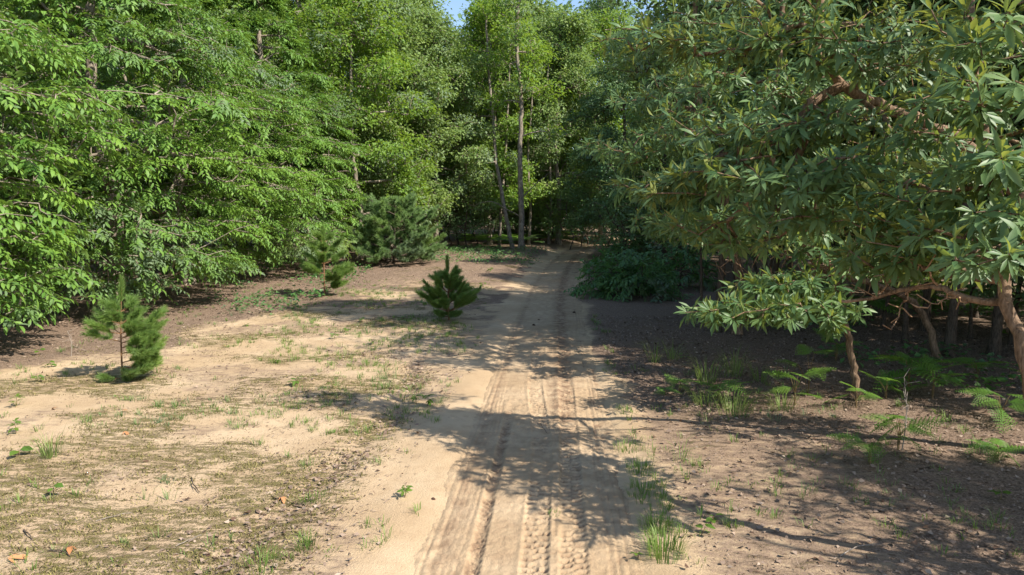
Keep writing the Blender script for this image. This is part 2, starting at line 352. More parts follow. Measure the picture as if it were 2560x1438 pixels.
LOBED = [merge_tpl([(leaf_tpl([(.3, .12), (.7, .2)], .2, .2), 0, 1), (leaf_tpl([(.4, .1)], .2, .2), .8, .7), (leaf_tpl([(.4, .1)], .2, .2), -.8, .7)]),
         merge_tpl([(leaf_tpl([(.3, .14), (.7, .2)], .3, .4), 0, 1), (leaf_tpl([(.4, .12)], .3, .3), .75, .66), (leaf_tpl([(.4, .12)], .3, .3), -.75, .66)])]

# ------------------------------------------------------------------ branching: connect tip points to the trunk
def grow(trunk, tips, zmin=.8, seg=.45, sag=.0, rg=R, rise=.55):
    base = np.array(trunk); ok = base[:, 2] >= zmin
    cap = len(base) + len(tips) * 12
    N = np.zeros((cap, 3)); N[:len(base)] = base; par = np.full(cap, -1); par[1:len(base)] = np.arange(len(base) - 1)
    pen = np.full(cap, 9e9); pen[:len(base)][ok] = .25
    n = len(base); tip_id = []
    d0 = np.min(np.linalg.norm(tips[:, None] - base[None, ok][:, ::2], axis=-1), axis=1)
    for t in tips[np.argsort(d0)]:
        dv = t - N[:n]; d = np.linalg.norm(dv, axis=1)
        below = np.maximum(0, -dv[:, 2] - .05)                       # prefer to rise outward
        j = int(np.argmin(d + pen[:n] + rise * below)); L = d[j]
        k = max(1, int(L / seg)); a = N[j]; p = j
        for i in range(1, min(k, 10) + 1):
            f = i / min(k, 10); q = a + (t - a) * f
            if i < k: q = q + rg.normal(0, .05 * min(L, 1.2), 3); q[2] += .16 * L * f * (1 - f) * 1.6 - sag * f * f
            N[n] = q; par[n] = p; pen[n] = pen[p] + .10 * L / k + .015 if pen[p] < 1e9 else .3; p = n; n += 1
        tip_id.append(p)
    N, par = N[:n], par[:n]; cnt = np.zeros(n); cnt[tip_id] = 1
    for i in range(n - 1, -1, -1):
        if par[i] >= 0: cnt[par[i]] += cnt[i]
    return N, par, cnt, np.array(tip_id), len(base)
def branch_mesh(N, par, cnt, nb, rtip, power, k=5, rmax=1.):
    r = np.minimum(rtip * np.maximum(cnt, 1) ** power, rmax); ch = np.arange(nb, len(N)); pa = par[ch]
    d = norm(N[ch] - N[pa]); tan = np.zeros_like(N); tan[ch] = d
    main = np.zeros(len(N), int) - 1; order = np.argsort(cnt[ch]); main[pa[order]] = ch[order]
    ism = (main[pa] == ch) & (pa >= nb)
    t0 = np.where(ism[:, None], tan[pa], d); r0 = np.where(ism, r[pa], np.minimum(r[pa], r[ch] * 1.25)); t1 = d
    th = np.linspace(0, 2 * np.pi, k, endpoint=False); ref = np.array([.31, .87, .12])
    def ring(c, t, rr):
        a = norm(np.cross(t, ref)); b = np.cross(t, a)
        return c[:, None] + rr[:, None, None] * (np.cos(th)[None, :, None] * a[:, None] + np.sin(th)[None, :, None] * b[:, None])
    A, B = ring(N[pa], t0, r0), ring(N[ch], t1, r[ch])
    V = np.concatenate([A, B], 1).reshape(-1, 3); m = len(ch); j = np.arange(k); j2 = (j + 1) % k
    Qd = (np.stack([j, j2, k + j2, k + j], -1)[None] + (np.arange(m) * 2 * k)[:, None, None]).reshape(-1, 4)
    return V, [Qd], r
UP = np.array([0, 0, 1.0])
def leaves_rosette(tip, ax, L, rg, n=(7, 11)):
    pos, D, Nn = [], [], []
    for p, a in zip(tip, ax):
        k = rg.integers(*n); az = np.arange(k) * 2.4 + rg.uniform(0, 6); th = np.linspace(.25, 1.75, k) + rg.normal(0, .15, k)
        s = norm(np.cross(a, [.3, .2, .93])); b = np.cross(a, s)
        d = np.cos(th)[:, None] * a + np.sin(th)[:, None] * (np.cos(az)[:, None] * s + np.sin(az)[:, None] * b)
        d = d + rg.normal(0, .12, (k, 3)); d[:, 2] -= .18; d = norm(d)
        nn = norm(a * .9 + UP * .45 + rg.normal(0, .2, (k, 3)))
        nn = np.where((np.abs(np.sum(nn * d, 1)) > .93)[:, None], norm(nn + rg.normal(0, .6, (k, 3))), nn)
        pos.append(p - a * (np.linspace(0, .09, k)[:, None]) + d * .015); D.append(d); Nn.append(nn)
    return np.concatenate(pos), np.concatenate(D), np.concatenate(Nn)
def leaves_spray(tip, ax, L, rg, n=10, length=.5):
    m = len(tip); f = np.linspace(.05, 1, n); side = np.where(np.arange(n) % 2 == 0, 1., -1.); side[-1] = .15
    axh = norm(ax + np.array([0, 0, -.25])); lat = norm(np.cross(UP, axh) + rg.normal(0, .18, (m, 3)))
    up = norm(np.cross(axh, lat))
    p = tip[:, None] + axh[:, None] * (f * length)[None, :, None] - UP * (.16 * length * f * f)[None, :, None]
    d = axh[:, None] * .62 + lat[:, None] * (side * .85)[None, :, None] - UP * (.10 + .24 * rg.random((m, n)))[..., None] + rg.normal(0, .13, (m, n, 3))
    nn = up[:, None] + rg.normal(0, .20, (m, n, 3))
    return p.reshape(-1, 3), norm(d.reshape(-1, 3)), norm(nn.reshape(-1, 3))
def leaves_cluster(tip, ax, L, rg, n=12, rad=.22):
    m = len(tip); off = rg.normal(0, rad * .55, (m, n, 3)); off[..., 2] *= .6
    p = tip[:, None] + off + ax[:, None] * rg.uniform(-.1, .25, (m, n, 1))
    d = norm(ax[:, None] * .5 + norm(off) * .8 + rg.normal(0, .35, (m, n, 3)) - UP * .25)
    nn = norm(UP * .75 + ax[:, None] * .6 + rg.normal(0, .30, (m, n, 3)))
    return p.reshape(-1, 3), d.reshape(-1, 3), nn.reshape(-1, 3)

NEAR = []                                          # trees whose largest leaves become leaf objects
def build_tree(name, base, trunk, r0, r1, tips, kind, L, tpls, leaf_m, bark_m, seed, zmin=.8, rtip=.006, power=.46, sag=0, near=False, n=None, spread=.35, k=5, tpl_w=None, lengths=None, twig_m=None, rise=.55, split=True):
    """Empty at the base > trunk, twigs, crown (and leaf objects for the nearest trees)."""
    rg = np.random.default_rng(seed); base = np.asarray(base, float)
    root = link(name, None, loc=base)
    tr = curve(np.asarray(trunk, float) - base, max(8, int(len(trunk) * 6)), .012, rg)
    tips = tips - base
    N, par, cnt, tid, nb = grow(tr, tips, zmin, .4, sag, rg, rise)
    f = np.linspace(0, 1, len(tr)); rad = r0 + (r1 - r0) * f ** .8; rad[0] *= 1.45; rad[1] *= 1.1
    rad = rad * (1 + rg.normal(0, .018, len(tr)))
    ob = link('trunk', make_mesh('trunk', *tube(tr, rad, 10), bark_m), root)
    limb_id = np.full(len(N), -1)                        # which limb (subtree at the trunk) a node belongs to
    for i in range(nb, len(N)): limb_id[i] = limb_id[par[i]] if par[i] >= nb else i
    V, Qd, r = branch_mesh(N, par, cnt, nb, rtip, power, k, r0 * .6); lid = limb_id[nb:]; m2 = 2 * k
    roots, size = np.unique(lid, return_counts=True); big = [q for q, s_ in zip(roots, size) if s_ > 25] if split else []
    def part(sel):
        e = np.nonzero(sel)[0]; vi = (e[:, None] * m2 + np.arange(m2)).ravel(); qi = Qd[0].reshape(-1, k, 4)[e] - (e[:, None, None] * m2) + (np.arange(len(e)) * m2)[:, None, None]
        return V[vi], [qi.reshape(-1, 4)]
    for q in big: link('branch', make_mesh('branch', *part(lid == q), twig_m or bark_m), root)
    rest = ~np.isin(lid, big)
    if rest.any(): link('twigs', make_mesh('twigs', *part(rest), twig_m or bark_m), root)['kind'] = 'stuff'
    tip = N[tid]; ax = norm(norm(tip - N[par[tid]]) + norm((tip - tr[len(tr) // 2]) * [1, 1, .25]) * .6 + rg.normal(0, spread, (len(tip), 3)))
    if kind == 'rosette': p, d, nn = leaves_rosette(tip, norm(ax + UP * .5 + np.array([-.35, -.45, 0])), L, rg, n or (7, 11))
    elif kind == 'spray': p, d, nn = leaves_spray(tip - ax * .2, ax, L, rg, n or 10, lengths or .5)
    else: p, d, nn = leaves_cluster(tip, ax, L, rg, n or 12, lengths or .22)
    sz = L * rg.uniform(.62, 1.15, len(p)); M = frames(d, nn) * sz[:, None, None]
    ti = rg.choice(len(tpls), len(p), p=tpl_w); tint = np.clip(rg.normal(.5, .24, len(p)), 0, 1)
    rec = dict(root=root, p=p, M=M, ti=ti, tint=tint, tpls=tpls, mat=leaf_m, base=base, sz=sz)
    if near: NEAR.append(rec)
    else: finish_crown(rec, np.ones(len(p), bool))
    return root
def finish_crown(rec, keep):
    mb = MB()
    for t, tpl in enumerate(rec['tpls']):
        s = keep & (rec['ti'] == t)
        if s.any(): V, F, A = tile(tpl, rec['M'][s], rec['p'][s], rec['tint'][s]); mb.add(V, F, A)
    o = link('crown', mb.mesh('crown', rec['mat']), rec['root']); o['kind'] = 'stuff'
    return o
LEAFMESH = {}
def leaf_mesh(rec, t, tint):
    key = (rec['mat'].name, t, int(tint * 4.99))
    if key not in LEAFMESH:
        tpl = rec['tpls'][t]; LEAFMESH[key] = make_mesh('leaf', tpl[0], tpl[1], rec['mat'], tint=(key[2] + .5) / 5)
    return LEAFMESH[key]
def split_leaves(limit=300):
    allp = np.concatenate([r['p'] + r['base'] for r in NEAR]); own = np.concatenate([np.full(len(r['p']), i) for i, r in enumerate(NEAR)])
    px, py, dep = project(allp); cell = 13
    inf = (px > 0) & (px < 2560) & (py > 0) & (py < 1438) & (dep > .5)
    cid = (np.floor(px / cell) * 4000 + np.floor(py / cell)).astype(np.int64)
    order = np.lexsort((dep, cid)); first = np.ones(len(order), bool); first[1:] = cid[order][1:] != cid[order][:-1]
    vis = np.zeros(len(allp), bool); vis[order[first]] = True; vis &= inf
    for i, r in enumerate(NEAR):
        s = own == i; v, dd = vis[s], dep[s]; vw = norm(r['p'] + r['base'] - np.array([0, 0, CAM_H]))
        score = np.where(v, (r['sz'] / dd) ** 2 * (.25 + np.abs(np.sum(norm(r['M'][:, :, 2]) * vw, 1))), -1)
        pick = np.argsort(-score)[:limit]; pick = pick[score[pick] > 0]; keep = np.ones(len(v), bool); keep[pick] = False
        for j in pick:
            o = bpy.data.objects.new('leaf', leaf_mesh(r, int(r['ti'][j]), r['tint'][j])); COL.objects.link(o); o.parent = r['root']
            m = np.eye(4); m[:3, :3] = r['M'][j]; m[:3, 3] = r['p'][j]; o.matrix_basis = Matrix(m.tolist())
        finish_crown(r, keep)
def blob(c, r, n, rg, shell=.5):
    d = norm(rg.normal(0, 1, (n, 3))); rr = (shell + (1 - shell) * rg.random((n, 1))) ; return np.asarray(c) + d * rr * np.asarray(r)
def shelf(c, az, rin, rout, n, rg, half=.45, droop=.12, th=.10):
    a = az + rg.uniform(-half, half, n); rho = rin + (rout - rin) * np.sqrt(rg.random(n))
    return np.asarray(c) + np.stack([np.cos(a) * rho, np.sin(a) * rho, -droop * rho * rho / max(rout, .1) + rg.normal(0, th, n)], -1)
def add_part(root, name, V, F, mat):
    return link(name, make_mesh(name, np.asarray(V) - np.array(root.location), F, mat), root)
def limb(root, pts, ra, rb, mat, name='branch', n=14, k=8, wob=.01):
    c = curve(pts, n, wob); return add_part(root, name, *tube(c, np.linspace(ra, rb, n), k), mat)
def dead_spray(root, pts, ra, mat, seed, n=26, reach=.5, name='dead_branch'):   # a bare branch with forked twigs
    rg = np.random.default_rng(seed); c = curve(pts, 12, .012, rg)
    t = c[rg.integers(3, 12, n)] + rg.normal(0, reach * .5, (n, 3)) * [1, 1, .8]
    N, par, cnt, tid, nb = grow(c, t, -9, .18, 0, rg, 0); V, F, r = branch_mesh(N, par, cnt, nb, .0035, .5, 4, ra * .6)
    V2, F2 = tube(c, np.linspace(ra, ra * .35, 12), 7); mb = MB(); mb.add(V2, F2); mb.add(V, F)
    return link(name, mb.mesh(name, mat), root) if False else add_part(root, name, np.concatenate(mb.V), [np.concatenate(mb.Q)], mat)
# ------------------------------------------------------------------ sassafras thicket on the right
def blobs(lst, seed, shell=.45, dens=1.0, fz=1.0):
    rg = np.random.default_rng(seed); out = []
    for x, y, D, r, n in lst:
        rr = np.array(r if isinstance(r, tuple) else (r, r * .9, r * .55)) * [1, 1, fz]; out.append(blob(P(x, y, D), rr, max(6, int(n * dens)), rg, shell))
    t = np.concatenate(out); return t[t[:, 2] > .45]
SW = [.34, .26, .2, .12, .08]
def sassafras(base, trunk, r0, r1, lst, seed, label, L=.17, **kw):
    t = build_tree('sassafras_tree', base, trunk, r0, r1, blobs(lst, seed, .3, 1.12, .62), 'rosette', L, SASS, M_SASS, M_SBARK, seed, near=True, tpl_w=SW, n=(8, 13), rtip=.0042, power=.5, twig_m=M_SBARK, **kw)
    return tag(t, label, 'tree', 'sassafras trees along the right side of the track')
b = np.array([3.62, 4.12, 0])
s_a = sassafras(b, [b, P(2545, 850, 4.2), P(2512, 730, 4.3), P(2500, 520, 4.5), P(2450, 300, 4.8), P(2430, 60, 5.0), P(2420, -250, 5.2)], .052, .022,
    [(2490, 640, 3.9, .36, 16), (2420, 560, 4.3, .42, 18), (2300, 585, 4.7, (.5, .45, .24), 24), (2180, 640, 5.1, (.5, .4, .22), 20), (2500, 420, 4.1, .4, 18), (2400, 470, 4.6, .45, 18),
     (2260, 480, 4.9, (.5, .5, .28), 22), (2480, 240, 4.2, .42, 20), (2380, 230, 4.7, .42, 18), (2530, 90, 4.5, .5, 20), (2420, 60, 5, .5, 20), (2650, 300, 4.4, .6, 14), (2680, 560, 4.1, .5, 16),
     (2500, -180, 5, .7, 14), (2700, -80, 4.8, .7, 12), (2560, 560, 3.9, .3, 10), (2180, 560, 5.1, .4, 16), (2330, 660, 4.9, (.4, .35, .15), 12)], 101,
    'nearest sassafras on the right edge with a long crooked bare branch reaching left', L=.16, zmin=1.3)
limb(s_a, [P(2515, 757, 4.3), P(2420, 747, 4.45), P(2345, 716, 4.6), P(2265, 724, 4.8), P(2185, 745, 5.0), P(2105, 753, 5.2)], .026, .011, M_SBARK, 'branch', 26, 9, .004)
for q, pts in enumerate(([P(2345, 716, 4.6), P(2310, 670, 4.6), P(2285, 650, 4.65)], [P(2420, 747, 4.45), P(2370, 745, 4.4), P(2320, 770, 4.4)], [P(2265, 724, 4.8), P(2262, 755, 4.8), P(2250, 770, 4.8)], [P(2185, 745, 5), P(2230, 690, 4.9), P(2225, 665, 4.9)])):
    dead_spray(s_a, pts, .008, M_TWIG, 300 + q, 9, .2)
b = np.array([5.6, 6.3, 0])
s_b = sassafras(b, [b, (5.2, 6.2, 1.4), P(2430, 372, 6.1), P(2320, 305, 6.0), P(2190, 262, 6.0), P(2110, 208, 6.0), P(2052, 160, 6.0), P(2050, 60, 6.1), P(2090, -150, 6.2)], .085, .03,
    [(2010, 455, 5.5, (.62, .55, .30), 36), (1960, 540, 5.6, (.5, .45, .2), 22), (1850, 420, 5.9, (.6, .5, .28), 30), (1720, 470, 6.1, (.55, .5, .26), 28), (1640, 465, 6.3, (.4, .4, .2), 14), (1900, 330, 5.9, (.6, .5, .28), 28),
     (2080, 300, 5.8, (.55, .5, .3), 26), (2110, 130, 5.7, (.6, .5, .3), 26), (1980, 60, 5.9, (.6, .5, .35), 26), (1830, 110, 6.1, (.5, .5, .24), 24), (1690, 110, 6.3, (.5, .5, .22), 22), (1590, 95, 6.5, (.35, .35, .2), 12),
     (2250, 120, 5.6, (.55, .5, .35), 24), (2250, 360, 5.5, (.5, .5, .3), 20), (1880, -60, 6.1, (.8, .7, .4), 22), (2150, -120, 6, (.9, .7, .5), 20), (2330, 420, 5.5, .4, 16), (2120, 420, 5.5, (.5, .4, .3), 22), (2830, 500, 6.2, (.9, .7, .5), 26), (2900, 330, 5.8, (.9, .8, .6), 24), (2760, 640, 6.3, (.5, .5, .35), 14), (2980, 560, 5.6, (.8, .8, .6), 18), (1740, 560, 6.3, (.5, .4, .2), 18), (1860, 600, 6.2, (.5, .4, .16), 16)], 102,
    'leaning orange-barked sassafras whose leafy boughs reach highest over the right', L=.155, zmin=1.6)
dead_spray(s_b, [P(2560, 395, 5.7), P(2460, 345, 5.7), P(2380, 320, 5.7), P(2300, 330, 5.8)], .016, M_TWIG, 311, 60, .5)
dead_spray(s_b, [P(2300, 300, 6.0), P(2230, 320, 5.9), P(2160, 300, 5.9)], .010, M_TWIG, 312, 20, .35)
b = np.append(G(2147, 1003)[:2], 0)
s_c = sassafras(b, [b, P(2128, 890, 8.42), P(2106, 775, 8.36), P(2085, 700, 8.3), P(2060, 620, 8.3), P(2050, 520, 8.3)], .048, .026,
    [(1850, 775, 7.6, (.55, .5, .22), 28), (1960, 770, 7.7, (.6, .5, .26), 34), (2050, 760, 7.9, (.45, .45, .28), 24), (1790, 780, 7.6, (.35, .35, .14), 12), (2000, 700, 8, (.6, .5, .2), 26), (2090, 810, 7.9, (.2, .2, .14), 8), (1900, 720, 8, (.4, .4, .2), 14),
     (2150, 660, 8, (.6, .5, .3), 20), (2020, 600, 8.2, (.6, .5, .3), 20)], 103,
    'small sassafras with a thin bare trunk and one low leafy shelf beside ferns', L=.165, zmin=1.1)
b = np.append(G(2345, 905)[:2], 0)
s_d = sassafras(b, [b, P(2310, 790, 10.6), P(2200, 715, 10.2), P(2030, 650, 9.6), P(1985, 560, 9.4), P(1940, 470, 9.3), P(1930, 300, 9.2), P(1950, 100, 9.2), P(1960, -250, 9.2)], .055, .03,
    [(1820, 545, 8.6, (.7, .6, .26), 28), (1930, 500, 8.7, (.7, .6, .3), 28), (2100, 520, 8.7, (.8, .6, .35), 32), (2200, 400, 8.6, (.8, .6, .45), 32), (1800, 300, 8.6, (.9, .7, .4), 36), (2000, 220, 8.6, (.9, .7, .45), 36), (1760, 200, 8.8, (.8, .6, .3), 26), (2150, 250, 8.6, (.9, .7, .5), 36),
     (1900, 40, 9, (1.1, .8, .5), 36), (2150, 40, 9, (1.1, .8, .5), 36), (2350, 150, 8.6, (1, .8, .6), 36), (2400, 400, 8.2, (.9, .7, .5), 32), (2480, 560, 7.8, (.8, .6, .4), 26), (1950, -160, 9, (1.6, 1.2, .7), 34), (2300, -150, 8.8, (1.5, 1.2, .7), 26), (2350, 600, 8, (.6, .5, .3), 16)], 104,
    'sassafras behind the thin-trunked one, ringed by a tangle of bare orange twigs', L=.165, zmin=1.5)
for q, pts in enumerate(([P(2010, 610, 9.2), P(2080, 640, 8.9), P(2180, 640, 8.7), P(2250, 600, 8.6)], [P(1990, 570, 9.2), P(2060, 580, 8.9), P(2150, 560, 8.8), P(2200, 590, 8.7)], [P(2020, 640, 9.3), P(1950, 640, 9.1), P(1890, 620, 9), P(1840, 640, 9)], [P(2040, 690, 9.3), P(1960, 690, 9), P(1880, 690, 8.9)], [P(2030, 660, 9.2), P(2120, 690, 8.9), P(2230, 690, 8.6)])):
    dead_spray(s_d, pts, .014, M_TWIG, 320 + q, 46, .42)
b = np.append(G(1842, 838)[:2], 0)
s_e = sassafras(b, [b, P(1850, 720, 12.9), P(1835, 590, 12.6), P(1800, 480, 12.2), P(1760, 330, 12), P(1740, 150, 12), P(1740, -200, 12)], .085, .035,
    [(1495, 365, 10.2, (.4, .4, .2), 9), (1580, 385, 10.4, (.6, .5, .3), 20), (1650, 350, 10.4, (.7, .6, .35), 28), (1600, 470, 10.6, (.5, .5, .25), 14), (1660, 550, 10.8, (.7, .6, .3), 24), (1740, 580, 10.8, (.8, .6, .3), 28),
     (1600, 250, 10.6, (.7, .6, .3), 14), (1720, 230, 10.6, (.9, .7, .45), 30), (1720, 60, 11, (.9, .8, .5), 26), (1830, 600, 11, (.7, .6, .3), 20), (1850, 450, 11, (1, .8, .5), 30), (1700, -140, 11.4, (1.5, 1.1, .7), 30)], 105,
    'farther sassafras whose bough tips lean left over the track', L=.165, zmin=1.6)

b = np.array([6.3, 2.3, 0])
s_f = build_tree('sassafras_tree', b, [b, b + [-.1, 0, 1.5], b + [-.3, .1, 3], b + [-.3, .1, 4.6]], .06, .02, np.concatenate([blob((x, y, z), (.8, .8, .35), 16, R, .4) for x, y, z in ((5.0, 3.0, 2.2), (4.8, 2.2, 2.9), (5.9, 3.2, 3.2), (6.6, 1.6, 2.9), (5.4, 3.8, 2.1), (6.5, 3.4, 3.2), (4.7, 3.4, 1.8), (5.3, 4.2, 3.0), (6.0, 3.9, 3.8))]), 'rosette', .19, SASS, M_SASS, M_SBARK, 106, zmin=1.2, tpl_w=SW, rtip=.0042, power=.5)
tag(s_f, 'sassafras standing just outside the right edge of the view', 'tree', 'sassafras trees along the right side of the track')
# ------------------------------------------------------------------ chestnut-like wall of foliage on the left
def layered_tips(c, zs, Rf, az0, seed, fans=4, n=26, spread=2.0, th=.075, droop=.13):
    rg = np.random.default_rng(seed); out = []
    for z in zs:
        for k in range(fans):
            if rg.random() < .10: continue
            az = az0 + spread * (2 * (k + rg.random()) / fans - 1); Rr = Rf(z) * rg.uniform(.72, 1.12)
            out.append(shelf((c[0], c[1], z + rg.normal(0, .16)), az, Rr * .42, Rr, int(n * rg.uniform(.7, 1.2)), rg, .38, droop, th))
    t = np.concatenate(out); return t[t[:, 2] > .75]
def chestnut(base, h, Rr, r0, seed, label, az0=-.5, z0=1.15, L=.15, near=True, lean=(0, 0), dz=.58, fans=6, n=44, mat=None, spread=1.9, tp=None):
    b = np.array([base[0], base[1], 0.]); rg = np.random.default_rng(seed)
    tr = [b + [lean[0] * f, lean[1] * f, h * f] for f in np.linspace(0, 1, 5)]
    for q in tr[1:]: q[:2] += rg.normal(0, .12, 2)
    Rf = lambda z: Rr * (.72 + .28 * math.sin(min(1, z / h) * 3)) * (1 if z < h * .6 else max(.25, 1 - (z - h * .6) / (h * .45)))
    tips = layered_tips(b, np.arange(z0, h, dz), Rf, az0, seed, fans, n, spread)
    t = build_tree('chestnut_tree', b, tr, r0, r0 * .35, tips, 'spray', L, tp or CHEST, mat or M_CHEST, M_BARK, seed, near=near, zmin=z0 - .4, rtip=.005, power=.44, n=12, lengths=.50, spread=.28, rise=1.0)
    return tag(t, label, 'tree', 'broadleaf trees forming the left edge of the wood')
l_a = chestnut((-10.5, 10.9), 8.5, 3.7, .15, 201, 'leafy tree at the left edge, its drooping boughs closest of the green wall', -.45)
l_b = chestnut((-9.55, 16.2), 9.5, 3.7, .21, 202, 'stout grey trunk showing between layered boughs behind the tall pine sapling', -.7, tp=CHEST2, fans=7)
l_c = chestnut((-10.0, 21.0), 10.0, 3.9, .19, 203, 'layered green tree between the stout grey trunk and the middle of the wood', -.6, L=.155, tp=CHEST2)
l_d = chestnut((-9.3, 26.2), 10.5, 3.6, .19, 204, 'layered tree with pale bare branches, left of the blue-green pine', -.7, L=.155, tp=CHEST2)
dead_spray(l_d, [P(750, 330, 24.5), P(680, 300, 23.6), P(610, 270, 23), P(560, 245, 22.5)], .05, M_PALE, 341, 26, 1.0)
dead_spray(l_b, [P(285, 360, 14), P(240, 340, 13.6), P(205, 320, 13.4)], .03, M_PALE, 342, 12, .5)
dead_spray(l_c, [P(400, 420, 17.5), P(350, 430, 17), P(300, 425, 16.6)], .035, M_PALE, 343, 14, .6)
b = np.append(G(762, 695)[:2], 0)
l_e = build_tree('understory_tree', b, [b, P(766, 650, 23.3), P(772, 610, 23.3), P(770, 560, 23.4)], .07, .03, np.concatenate([shelf(P(770, 600, 23.3), a, .2, 1.5, 26, R, .8, .1, .12) for a in (-2.8, -1.8, -.8, .2, 1.6)]), 'spray', .17, CHEST, M_OAK, M_BARK, 205, zmin=1.2, n=10, lengths=.45)
tag(l_e, 'small flat-topped tree with a thin trunk behind the middle pine sapling', 'tree')
split_leaves()

# ------------------------------------------------------------------ broadleaf prototypes for the middle and the back
def clump_tips(h, z0, Rr, nb, n, seed, rb=(.7, 1.25), power=1.0):
    rg = np.random.default_rng(seed); out = []
    for k in range(nb):
        z = z0 + (h - z0) * ((k + rg.random()) / nb) ** power; f = (z - z0) / (h - z0)
        rr = Rr * (.55 + .45 * math.sin(math.pi * min(1, .25 + f * .8))) * (1 if f < .7 else 1.0 - (f - .7) * 1.6); a = k * 2.4 + rg.normal(0, .5); rho = rr * math.sqrt(rg.uniform(.15, 1))
        r = rg.uniform(*rb); out.append(blob((rho * math.cos(a), rho * math.sin(a), z), (r, r, r * .5), int(n * r * r), rg, .55))
    t = np.concatenate(out); return t[t[:, 2] > .9]
def proto(name, h, z0, Rr, nb, n, seed, mat, bark, L, r0, forks=0, n_leaf=13, rb=(.7, 1.25), tpls=TINY, rad=.26):
    rg = np.random.default_rng(seed); tr = [np.array([0, 0, 0.])]
    for f in np.linspace(.2, 1, 5): tr.append(np.array([rg.normal(0, .12), rg.normal(0, .12), h * f * .96]))
    return build_tree(name, (0, 0, 0), tr, r0, r0 * .25, clump_tips(h, z0, Rr, nb, n, seed, rb), 'cluster', L, tpls, mat, bark, seed, zmin=z0 - .3, rtip=.008, power=.44, n=n_leaf, lengths=rad, split=False)
PRO = dict(oak=proto('oak_tree', 13, 1.5, 3.4, 54, 44, 401, M_OAK, M_BARK, .19, .17),
           maple=proto('maple_tree', 13.5, 2.2, 3.0, 48, 42, 402, M_MAPLE, M_BARK, .19, .15),
           dark=proto('black_oak_tree', 14, 1.7, 3.4, 54, 42, 403, M_DARK, M_BARKD, .19, .19),
           tall=proto('tall_oak_tree', 17, 6.5, 3.2, 40, 36, 404, M_OAK, M_BARKD, .19, .13),
           sap=proto('understory_sapling', 4.6, .9, 1.5, 16, 24, 405, M_DARK, M_BARKD, .13, .05, rb=(.4, .75)))
USED = set()
def copy_tree(o, parent=None):
    c = o.copy(); COL.objects.link(c); c.parent = parent
    for ch in o.children: copy_tree(ch, c)
    return c
def put(kind, x, y, rz, s, label, group=None, sz=None, cat='tree'):
    o = PRO[kind]
    if kind in USED: o = copy_tree(o)
    USED.add(kind); o.location = (x, y, float(gz(x, y)) - .05); o.rotation_euler = (0, 0, rz); o.scale = (s, s, s * (sz or 1))
    tag(o, label, cat, group); return o
# middle of the wood
put('oak', -5.9, 33.5, .4, .92, 'pale green oak rising behind the large blue-green pine')
m_b = put('oak', -4.1, 36.8, 2.2, .92, 'grey-green oak with low boughs between the blue-green pine and the twin trunks')
put('maple', -6.6, 29.5, 1.2, .85, 'bright green maple left of the blue-green pine, behind the small flat-topped tree')
put('maple', -1.3, 40.5, 3.3, 1.0, 'bright maple just left of the twin trunks, under the gap of sky')
put('oak', 2.9, 43, 4.2, 1.05, 'oak just right of the twin trunks, above the end of the track')
put('maple', 3.2, 50, 1.9, 1.1, 'maple closing the view where the track bends')
put('oak', .4, 46.5, .9, 1.1, 'oak directly behind the twin trunks')
put('dark', 5.3, 33.0, .3, .74, 'dark oak overhanging the right side of the far track')
put('dark', 5.6, 25.0, 2.7, .54, 'low dark oak above the shrub mound beside the track')
put('maple', 7.4, 29.5, 5.0, .7, 'shaded maple right of the far track, behind the sassafras boughs')
G_BACK = 'trees deep in the wood'
for kind, x, y, rz, s in (('oak', -13.5, 18, 1, 1.05), ('maple', -13.6, 24, 2, 1.05), ('oak', -12.6, 30, 3, 1.1), ('maple', -10.4, 34, 4, 1.1), ('oak', -9.6, 39, 5, 1.15), ('tall', -7.2, 41, 1, 1.0), ('maple', -5.6, 43, 2, .85),
        ('tall', -17, 22, 1, 1), ('oak', -17.5, 30, 4, 1.2), ('oak', -15.5, 13, 2.2, 1.0), ('dark', -15, 38, 1, 1.2), ('oak', -.8, 50, .6, 1.3), ('oak', 1.6, 55, 2, 1.4), ('dark', 8, 60, 3, 1.4), ('dark', 11, 47, 1.4, .85), ('dark', 9.4, 38, 4, .8), ('maple', 6.0, 47, 1, 1.1),
        ('tall', 11, 31, 3, .8), ('dark', 11.5, 24, 2, .8), ('dark', 9.2, 20.5, 5, .6), ('tall', 7.6, 14.4, 3, .58), ('tall', 9.8, 12.4, 1, .64), ('dark', 13.5, 16.5, .5, 1), ('dark', 15, 27, 2.2, 1.1), ('tall', 17, 20, 2, 1), ('dark', 15, 36, 4, 1.2), ('tall', 8.6, 18.2, 3.5, .56),
        ('maple', -2, 62, 2, 1.2), ('oak', -9, 52, 3, 1.2), ('oak', -15, 48, 5, 1.3), ('dark', 15, 55, 2, 1.3), ('dark', 3, 70, 1, 1.5), ('dark', 9.6, 10.4, 2, .72), ('dark', 12.2, 12.6, 5, .8), ('dark', 9.8, 15.8, 1, .62), ('dark', 12, 8.6, 3, .8), ('oak', -8.6, 58, 3, 1.6), ('oak', -24, 36, 1, 1.3), ('oak', -22, 22, 3, 1.2), ('dark', 21, 28, 3, 1.2)):
    side = 'left of the clearing' if x < -8 else 'behind the twin trunks' if x < 3 else 'right of the track'
    lab = {'oak': 'green oak deep in the wood ', 'maple': 'bright green maple deep in the wood ', 'dark': 'dark-leaved oak deep in the shade ', 'tall': 'tall bare-trunked oak in the back of the wood '}[kind] + side
    put(kind, x, y, rz, s, lab, G_BACK + ' ' + side)
# trees standing on the sun's side, beyond the right edge of the picture
for kind, x, y, rz, s in (('dark', 9.2, 2.6, 1, .46), ('maple', 9.8, 7.2, 2, .58)):
    put(kind, x, y, rz, s, 'leafy tree standing just outside the right edge of the view', 'trees right of the view')
